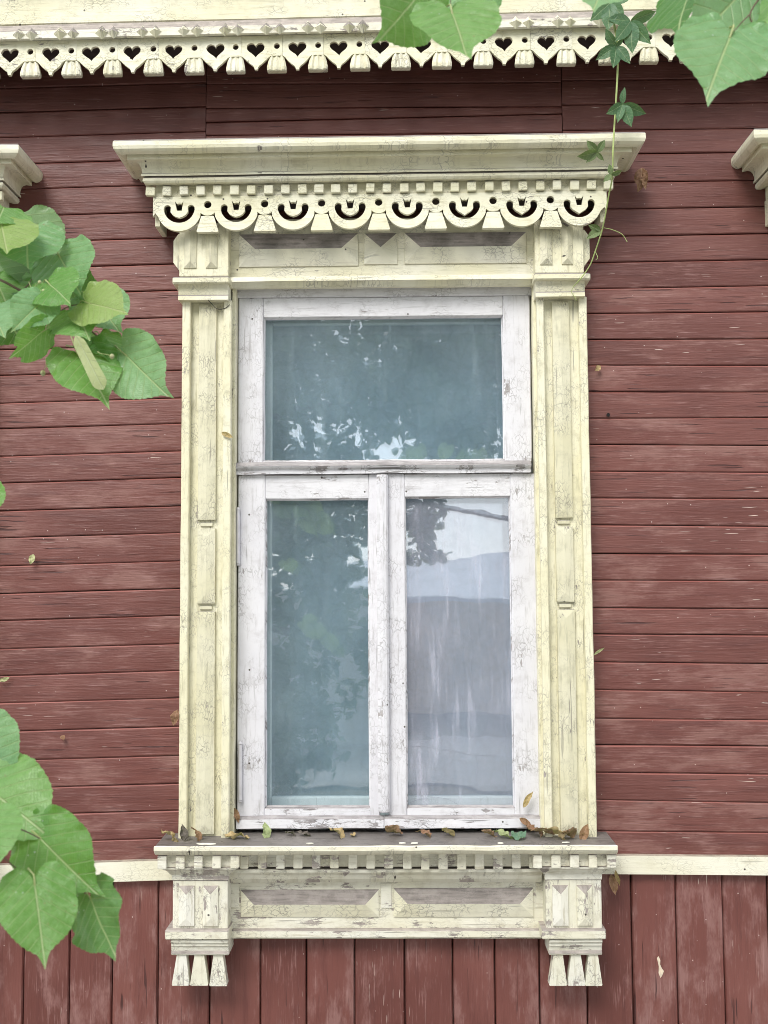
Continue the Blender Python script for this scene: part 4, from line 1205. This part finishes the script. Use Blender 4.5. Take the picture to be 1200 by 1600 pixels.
branch('large pale lime leaves with white specks in the top right corner',
    [([(1210, -40, D4), (1190, -8, D4), (1172, 22, D4), (1182, 42, D4), (1215, 62, D4)], .0013), ([(1172, 22, D4), (1158, 36, D4 - .01), (1141, 56, D4 - .03)], .0009)],
    [(1092, -38, 1058, 60, D4 + .05, 'leaf_dark', dict(tilt=62, w=1.16, stalk=False)),
     (1168, -22, 1066, 84, D4 + .02, 'leaf_pale', dict(tilt=-6, w=0.78, fold=.14)),
     (1185, -32, 1190, 46, D4 + .06, 'leaf_yellow', dict(w=1.25, tilt=20, back=True, stalk=False)),
     (1141, 57, 1100, 166, D4 - .04, 'leaf_pale', dict(tilt=5, w=1.01, fold=.16, sl=.3)),
     (1206, 44, 1216, 125, D4 - .02, 'leaf_pale', dict(tilt=5, w=1.16, stalk=False)),
     (1196, -30, 1226, 50, D4 + .04, 'leaf', dict(w=1.25, stalk=False))],
    pix(1190, -8, D4), 320)
D5 = 1.35
branch('single lime leaf edge peeping in at the left picture edge', [([(-70, 760, D5), (-40, 770, D5)], .001)],
    [(-66, 768, -48, 842, D5, 'leaf', dict(w=1.44, stalk=False))], pix(-40, 770, D5), 400)
branch('pale lime leaf tip hanging over the eaves beside the creeper', [([(958, -50, D4), (950, -30, D4)], .0009)],
    [(950, -32, 925, 22, D4 + .1, 'leaf_pale', dict(tilt=20, w=1.08, stalk=False))], pix(950, -32, D4), 430)

# ------------------------------------------------------------------ creeper hanging across the hood
YV = -.262
cre = empty('creeper_vine', at(963, 60, YV), 'thin green creeper stem with five-fingered leaves hanging down over the hood at right', 'vine')
stem = [(958, -40, -.27), (955, 0, -.27), (960, 40, -.27), (966, 78, -.268), (965, 110, -.265), (963.5, 140, -.262), (960, 196, -.262), (957.7, 238, -.262), (956.7, 276, -.245), (951, 306, -.215), (942, 355, -.17), (930, 393, -.13),
        (922, 414, -.115), (909, 433, -.108), (896, 448, -.092)]
P = smooth_path([at(*p) for p in stem], 5)
n = len(P)
obj('stem', tube(P, [.0036 - .0020 * i / n for i in range(n)], 7), M['vine'], cre)
def palmate(cx, cy, y, tips, mat, size=1.0, parent=None):
    c = at(cx, cy, y)
    first = None
    hub = obj('leaf_stalk', tube(smooth_path([at(cx - 6, cy + 6, y + .012), at(cx - 3, cy + 2, y + .004), c], 3), .0011, 5), M['vine'], cre)
    for i, (tx, ty) in enumerate(tips):
        t_ = at(tx, ty, y - .012 + rnd.uniform(-.012, .012))
        me = strip_mesh(cx + i * 2.1, rnd.uniform(.42, .52), rnd.uniform(.1, .4), rnd.uniform(.05, .2), 7)
        place(me, 'leaflet', c, t_, M[mat], hub, rnd.uniform(-30, 30))
palmate(985, 33, -.285, [(1026, 18), (1016, 68), (988, 82), (964, 62), (950, 28)], 'creeper')
palmate(954, 4, -.28, [(975, 26), (950, 44), (925, 30), (990, -8)], 'creeper')
palmate(963, 72, -.28, [(944, 47), (932, 92), (960, 104), (985, 96), (975, 60)], 'creeper')
palmate(973, 163, -.278, [(974, 136), (1009, 179), (986, 195), (965, 188), (949, 178)], 'creeper')
palmate(933, 238, -.275, [(917, 220), (946, 218), (905, 246), (917, 252), (942, 251)], 'creeper_olive')
palmate(955, 273, -.262, [(952, 256), (972, 267), (944, 282)], 'creeper_olive')
palmate(938, 360, -.185, [(920, 352), (918, 371), (930, 356)], 'creeper_olive')
for pts in ([(944, 356, -.175), (957, 359, -.18), (972, 366, -.185), (980, 378, -.185)], [(896, 448, -.092), (893, 456, -.092), (898, 464, -.09), (901, 470, -.088)],
            [(930, 393, -.13), (934, 402, -.14), (931, 406, -.14)]):
    obj('tendril', tube(smooth_path([at(*p) for p in pts], 5), .0010, 5), M['vine'], cre)

# ------------------------------------------------------------------ fallen and caught dry leaves
def sill_leaf(px, y, ln, wid, mat, label, yaw, pitch_=15, roll_=0, curl=.35, dz=.004, lime=False):
    ln *= 1.35; pitch_ = pitch_ * 1.3 + 8
    me = lime_mesh(px, .5, curl, .12) if lime else strip_mesh(px * .37, wid, .45, curl, 0, 'leaflet', rnd.uniform(-1.2, 1.2), .22)
    o = put('dry_leaf', me, M[mat])
    x = PX(px, 1312, y)
    R_ = (Matrix.Rotation(math.radians(yaw), 4, 'Z') @ Matrix.Rotation(math.radians(pitch_), 4, 'X') @ Matrix.Rotation(math.radians(roll_), 4, 'Y'))
    o.matrix_basis = Matrix.Translation((x, y, sill_z(y) + dz * 1.5)) @ R_ @ Matrix.Diagonal((ln, ln, ln, 1)) @ Matrix.Translation((0, -.5, curl * .25))
    return tag(o, label, 'leaf', 'dry leaves lying on the sill')
sill_leaf(264, -.10, .052, .5, 'dry_tan', 'orange-brown crumpled dry leaf on the left end of the sill', 70, 25, 30, dz=.010)
sill_leaf(287, -.095, .035, .5, 'dry_dark', 'dark olive scrap of leaf leaning on the left pilaster foot', 20, 60, 0, dz=.016)
sill_leaf(308, -.09, .036, .7, 'dry_brown', 'brown curled scrap in front of the left pilaster foot', 10, 50, 30, .5, .013)
sill_leaf(369, -.08, .062, .38, 'dry_tan', 'long tan leaf lying beside the foot of the left pilaster', 84, 4, 15, .15, .006)
sill_leaf(415, -.06, .045, .45, 'dry_green', 'pale green withered leaf standing up on the left part of the sill', 30, 50, 30, .4, .012)
sill_leaf(455, -.04, .03, .6, 'dry_dark', 'small grey leaf scrap lying in dirt on the sill', 60, 15, 20)
sill_leaf(476, -.045, .034, .5, 'dry_dark', 'dark tuft of rotted leaf below the left casement', 95, 30, 0, .5)
sill_leaf(527, -.06, .050, .48, 'dry_tan', 'folded tan leaf below the middle of the left casement', 62, 28, 35, .3, .010)
sill_leaf(551, -.05, .022, .6, 'dry_tan', 'tiny tan crumb next to the folded tan leaf', 20, 10, 0)
sill_leaf(614, -.05, .040, .75, 'dry_brown', 'brown crumpled leaf under the meeting of the casements', 75, 20, 25, .5, .009)
sill_leaf(663, -.055, .036, .6, 'dry_brown', 'first small brown leaf under the right casement', 60, 25, 0, .5, .008)
sill_leaf(700, -.05, .034, .8, 'dry_tan', 'second small light brown leaf under the right casement', 85, 30, 0, .4, .008)
sill_leaf(766, -.05, .034, .6, 'dry_brown', 'brown scrap left of the yellow-green leaf on the sill', 50, 20, 20, .5)
sill_leaf(786, -.07, .052, .55, 'dry_green', 'yellow-green fallen leaf on the right part of the sill', 65, 15, 20, .3, .006)
sill_leaf(809, -.08, .042, .8, 'dry_blue', 'blue-green fallen leaf hanging over the sill edge', 10, 12, 0, .3, .006)
sill_leaf(834, -.055, .044, .7, 'dry_brown', 'brown leaf at the left of the heap by the right pilaster', 40, 30, 25, .5, .012)
sill_leaf(850, -.075, .046, .8, 'dry_brown', 'crumpled brown leaf in the middle of the heap by the right pilaster', 95, 35, 20, .6, .014)
sill_leaf(868, -.085, .050, .7, 'dry_tan', 'lighter brown leaf in the heap at the right pilaster foot', 60, 30, 30, .5, .012)
sill_leaf(887, -.09, .044, .7, 'dry_brown', 'brown leaf at the right end of the heap', 120, 25, 15, .5, .012)
def stuck(base, tip, y, wid, mat, label, tilt_=0, curl=.15, twist=.5, group='dry leaves caught on the woodwork'):
    me = strip_mesh(base[0] * .31, wid, .4, curl, 0, 'leaflet', twist, .14)
    o = place(me, 'dry_leaf', at(*base, y), at(*tip, y - .01), M[mat], None, tilt_)
    return tag(o, label, 'leaf', group)
stuck((908, 1314), (918, 1288), -.085, .5, 'dry_brown', 'upright reddish-brown leaf leaning on the right pilaster foot', 20)
stuck((818, 1262), (830, 1236), -.02, .28, 'dry_tan', 'thin curled tan leaf on the lower corner of the right casement', 30, .2, 1.2)
stuck((812, 1278), (832, 1292), -.024, .4, 'dry_brown', 'pale brown sliver on the weather bar at the right', 10)
stuck((365, 1262), (374, 1285), -.02, .4, 'dry_brown', 'reddish leaf scrap wedged beside the lower left corner of the casement', 10)
stuck((1003, 262), (1000, 297), -.05, .55, 'dry_brown', 'dead brown leaf hanging on the wall just right of the hood', 25, .2, .9)
stuck((1009, 266), (1006, 294), -.055, .35, 'dry_brown', 'narrow dead leaf folded against the one right of the hood', 60, .1, .4)
stuck((277, 1108), (270, 1134), -.055, .5, 'dry_brown', 'brown leaf caught on the outer edge of the left pilaster', 35)
stuck((346, 676), (364, 683), -.066, .35, 'dry_tan', 'small orange leaf stuck on the left pilaster beside the window', 10)
stuck((928, 1023), (944, 1012), -.03, .22, 'bract', 'pale curled sliver at the outer edge of the right pilaster', 10, .3, .3)
stuck((955, 1366), (963, 1399), -.05, .4, 'dry_brown', 'withered brown leaf dangling from a thread right of the right bracket', 20, .1, .8)
stuck((962, 1358), (968, 1385), -.045, .25, 'dry_tan', 'narrow withered leaf beside the dangling one at the right bracket', 40, .1, .5)
stuck((52, 866), (47, 882), -.012, .55, 'bract', 'small pale flake stuck to the red boards at left', 10, .05, .2)
stuck((15, 1059), (-4, 1065), -.012, .35, 'bract', 'pale sliver on the boards at the left picture edge', 10)
stuck((937, 572), (930, 579), -.012, .7, 'dry_tan', 'tiny tan flake on the boards right of the window', 0)
stuck((96, 1149), (100, 1156), -.012, .8, 'dry_brown', 'tiny brown flake on the boards above the large leaves', 0)
for i, (px, y, s, lab) in enumerate([(322, -.142, .020, 'long white paint chip on the left sill edge'), (484, -.140, .011, 'white paint chip on the sill edge under the left casement'), (628, -.138, .010, 'white paint chip on the sill edge at the middle'),
                                (648, -.14, .012, 'white paint chip right of the sill middle'), (782, -.142, .009, 'white paint chip below the yellow-green leaf'), (885, -.135, .011, 'white paint chip at the right end of the sill')]):
    x = PX(px, 1326, y)
    pts = [(x + s * (1.0 if i else 1.8) * math.cos(t) * rnd.uniform(.6, 1.2), y + .35 * s * math.sin(t) * rnd.uniform(.6, 1.2)) for t in [k * math.pi / 5 for k in range(10)]]
    V = [(a, b_, sill_z(b_) + .0042) for a, b_ in pts] + [(a, b_, sill_z(b_) + .0012) for a, b_ in pts]
    F = [tuple(range(10)), tuple(range(19, 9, -1))] + [(k, (k + 1) % 10, 10 + (k + 1) % 10, 10 + k) for k in range(10)]
    tag(obj('paint_chip', (V, F), M['paint_chip']), lab, 'paint chip', 'paint chips on the sill')

# ------------------------------------------------------------------ what the panes mirror: garden, trees and a shed across the yard; plus added bounce slabs
def ground_mat():
    b = NB('garden_ground')
    v = coords(b, False)
    c = b.mix(b.step(b.noise(v, .5, 5, .6), .4, .6), (.075, .11, .035), (.20, .18, .145))
    c = b.mix(b.step(b.noise(v, 9, 6, .7), .35, .7), c, (.11, .115, .06))
    p = b.n('ShaderNodeBsdfPrincipled', {'Base Color': c, 'Roughness': .95, 'Normal': b.n('ShaderNodeBump', {'Strength': .6, 'Distance': .05, 'Height': b.noise(v, 14, 6, .7)}).outputs[0]})
    return b.out(p.outputs[0])
def gz(x, y):
    t = min(1, max(0, (-y - 1.5) / 11.0))
    return -.9 * t * t * (3 - 2 * t) + .03 * noise.noise(Vector((x * .4, y * .4, 0)))
V, F = [], []
xs = [-300, -120, -60, -30] + [-20 + i for i in range(41)] + [30, 60, 120, 300]
ys = [300, 100, 30, 10, 2] + [-i * .8 for i in range(30)] + [-30, -45, -80, -160, -300]
for y in ys:
    for x in xs: V.append((x, y, gz(x, y) if y < 2 else gz(x, 1)))
nx_ = len(xs)
for j in range(len(ys) - 1):
    for i in range(nx_ - 1):
        F.append((j * nx_ + i, j * nx_ + i + 1, (j + 1) * nx_ + i + 1, (j + 1) * nx_ + i))
g = obj('ground', (V, F), ground_mat(), None, True)
tag(g, kind='structure')

bounce_pav = empty('added_bounce_pavement', (0, -2.4, 0), kind='structure')  # unseen slabs, added to bounce light up onto the hood and lower boards
pm_ = plain('pale_bounce_slab', (.46, .44, .41), .9, .12, 6)
for i in range(-6, 7):
    for j in range(4):
        y1 = -.55 - j * .95
        V = [(i * .95 - .47, y1 - .93, 0), (i * .95 + .47, y1 - .93, 0), (i * .95 + .47, y1, 0), (i * .95 - .47, y1, 0)]
        hz_ = rnd.uniform(.035, .045)
        vf = ([(x, y, gz(x, y) + hz_) for x, y, _ in V] + [(x, y, gz(x, y) - .06) for x, y, _ in V], [(0, 1, 2, 3), (7, 6, 5, 4), (0, 4, 5, 1), (1, 5, 6, 2), (2, 6, 7, 3), (3, 7, 4, 0)])
        obj('bounce_slab', vf, pm_, bounce_pav)

rd = plain('pale_worn_road', (.42, .41, .39), .9, .1, 2)
V, F = [], []
for i in range(31):
    for j in range(9):
        x, y = -30 + 2 * i, -9.6 - j * .65
        V.append((x, y, gz(x, y) + .045))
for i in range(30):
    for j in range(8):
        a = i * 9 + j
        F.append((a, a + 1, a + 10, a + 9))
tag(obj('road', (V, F), rd, None, True), kind='structure')

crown_mat = leaf_mat('tree_foliage', (.07, .15, .06), (.13, .23, .10), (.12, .20, .09), (.12, .2, .09), .32, .3, False, .8)
def tree(name, label, x, y, trunk_h, blobs, n_leaf, sd_, ls=.10):
    r_ = random.Random(sd_)
    base = Vector((x, y, gz(x, y)))
    root = empty(name, base, label, 'tree', 'trees across the yard')
    top = base + Vector((r_.uniform(-.2, .2), r_.uniform(-.2, .2), trunk_h))
    P = smooth_path([base, base.lerp(top, .4) + Vector((.08, .05, 0)), top], 6)
    tr = obj('trunk', tube(P, [.17 - .11 * i / len(P) for i in range(len(P))], 10), M['twig'], root, True)
    V, F = [], []
    for bi, (cx, cy, cz, rx, ry, rz) in enumerate(blobs):
        c = Vector((x + cx, y + cy, base.z + cz))
        s = base.lerp(top, min(.98, max(.3, (cz - rz) / trunk_h)))
        LP = smooth_path([s, s.lerp(c, .5) + Vector((0, 0, .15)), c], 4)
        obj('limb', tube(LP, [.06 - .045 * i / len(LP) for i in range(len(LP))], 6), M['twig'], tr)
        m = int(n_leaf * rx * rz / sum(b_[3] * b_[5] for b_ in blobs))
        clus = [Vector((r_.gauss(0, .42), r_.gauss(0, .42), r_.gauss(0, .42))) for _ in range(max(6, m // 26))]
        for _ in range(m):
            d = r_.choice(clus) + Vector((r_.gauss(0, .09), r_.gauss(0, .09), r_.gauss(0, .09)))
            if d.length > 1: d = d.normalized() * r_.uniform(.8, 1.0)
            p = c + Vector((d.x * rx, d.y * ry, d.z * rz))
            l = ls * r_.uniform(.7, 1.3)
            a = Vector((r_.gauss(0, 1), r_.gauss(0, 1), r_.gauss(-.6, .6))).normalized()
            nrm = Vector((r_.gauss(0, .7), r_.gauss(0, .7), 1))
            s_ = a.cross(nrm).normalized()
            up_ = s_.cross(a).normalized()
            o = len(V)
            V += [p, p + a * l * .35 + s_ * l * .45 + up_ * l * .08, p + a * l * .75 + s_ * l * .33, p + a * l * 1.15, p + a * l * .75 - s_ * l * .33, p + a * l * .35 - s_ * l * .45 + up_ * l * .08]
            F += [(o, o + 1, o + 2, o + 3), (o, o + 3, o + 4, o + 5)]
    me = bpy.data.meshes.new('crown')
    me.from_pydata([tuple(v) for v in V], [], F)
    tag(put('crown', me, crown_mat, root), kind='stuff')
tree('lime_tree', 'tall lime tree mirrored in the left casement, crown down to eye level', -2.0, -7.6, 5.2,
     [(-1.6, 0, 3.4, 1.6, 1.3, 1.4), (.3, 0, 3.2, 1.35, 1.2, 1.5), (-.7, .3, 4.9, 1.9, 1.4, 1.5), (.9, -.2, 4.7, 1.4, 1.2, 1.3), (-2.6, -.3, 4.6, 1.4, 1.2, 1.6), (-.3, 0, 6.6, 2.2, 1.5, 1.3), (-.9, .4, 1.9, 1.2, 1.0, 1.1), (1.2, 0, 3.0, .85, .8, .9), (1.1, .2, 1.7, .8, .8, .9), (.5, .2, .9, .9, .8, .8), (1.85, 0, 4.15, .75, .7, .5)], 35000, 3)
tree('lime_tree', 'lime tree with a high crown mirrored in the upper light', 2.6, -9.0, 6.0,
     [(-1.9, 0, 5.2, 1.6, 1.3, 1.25), (0, 0, 5.1, 1.9, 1.5, 1.3), (1.9, .2, 5.0, 1.7, 1.3, 1.4), (.8, -.2, 6.8, 2.3, 1.6, 1.3), (-1.2, .2, 6.9, 1.9, 1.4, 1.2), (-2.35, 0, 3.35, .55, .6, .75), (-1.9, .1, 4.35, 1.2, 1.0, .6), (.2, .1, 4.4, 1.3, 1.0, .55)], 36000, 9)
tree('garden_bush', 'leafy garden bush mirrored low in the left casement', -1.7, -6.2, 1.3,
     [(-.5, 0, .9, 1.0, .7, .9), (.45, 0, .7, .8, .7, .75), (-1.4, 0, .8, .9, .7, .8), (.1, 0, 1.5, .8, .6, 0.6)], 6500, 21, .085)

shed = empty('garden_shed', (2.0, -17.0, gz(2, -17)), 'low brown garden shed with grey-blue roof mirrored in the right casement', 'shed')
sz = gz(2, -17)
shed.rotation_euler.z = math.radians(30)
sz += .45
sm_wall = plain('shed_wall_boards', (.68, .53, .44), .85, .2, 3)
sm_roof = plain('shed_roof_metal', (.50, .57, .68), .45, .12, 2)
x = -1.6
while x < 6.6:
    obj('wall_board', box(x, x + .19, -16.03, -16.0, sz - .2, sz + 1.95, .004, 1, 0), sm_wall, shed); x += .2
obj('shed_body', box(-1.6, 6.6, -19.5, -16.031, sz - .2, sz + 1.94, .01, 1, 0), sm_wall, shed)
V = [(-1.8, -15.7, sz + 1.86), (6.8, -15.7, sz + 1.86), (6.8, -17.7, sz + 2.66), (-1.8, -17.7, sz + 2.66), (6.8, -19.8, sz + 1.86), (-1.8, -19.8, sz + 1.86),
     (-1.8, -15.7, sz + 1.95), (6.8, -15.7, sz + 1.95), (6.8, -17.7, sz + 2.75), (-1.8, -17.7, sz + 2.75), (6.8, -19.8, sz + 1.95), (-1.8, -19.8, sz + 1.95)]
F = [(0, 1, 2, 3), (3, 2, 4, 5), (6, 7, 8, 9), (9, 8, 10, 11), (0, 1, 7, 6), (5, 4, 10, 11), (0, 3, 9, 6), (3, 5, 11, 9), (1, 2, 8, 7), (2, 4, 10, 8)]
obj('roof', (V, F), sm_roof, shed)
# pale rendered garden wall behind the trees
pw = plain('pale_render', (.72, .70, .68), .9, .06, 1.5)
gw = empty('garden_wall', (-6, -14, gz(-6, -14)), 'pale rendered garden wall mirrored between the leaves of the left casement', 'garden wall')
z0 = gz(-6, -14)
obj('wall_panel', box(-11, -.4, -14.2, -14.0, z0 - .3, z0 + 2.5, .02, 6, .004), pw, gw)
obj('coping', box(-11.05, -.36, -14.25, -13.95, z0 + 2.501, z0 + 2.57, .01, 6, .003), pw, gw)
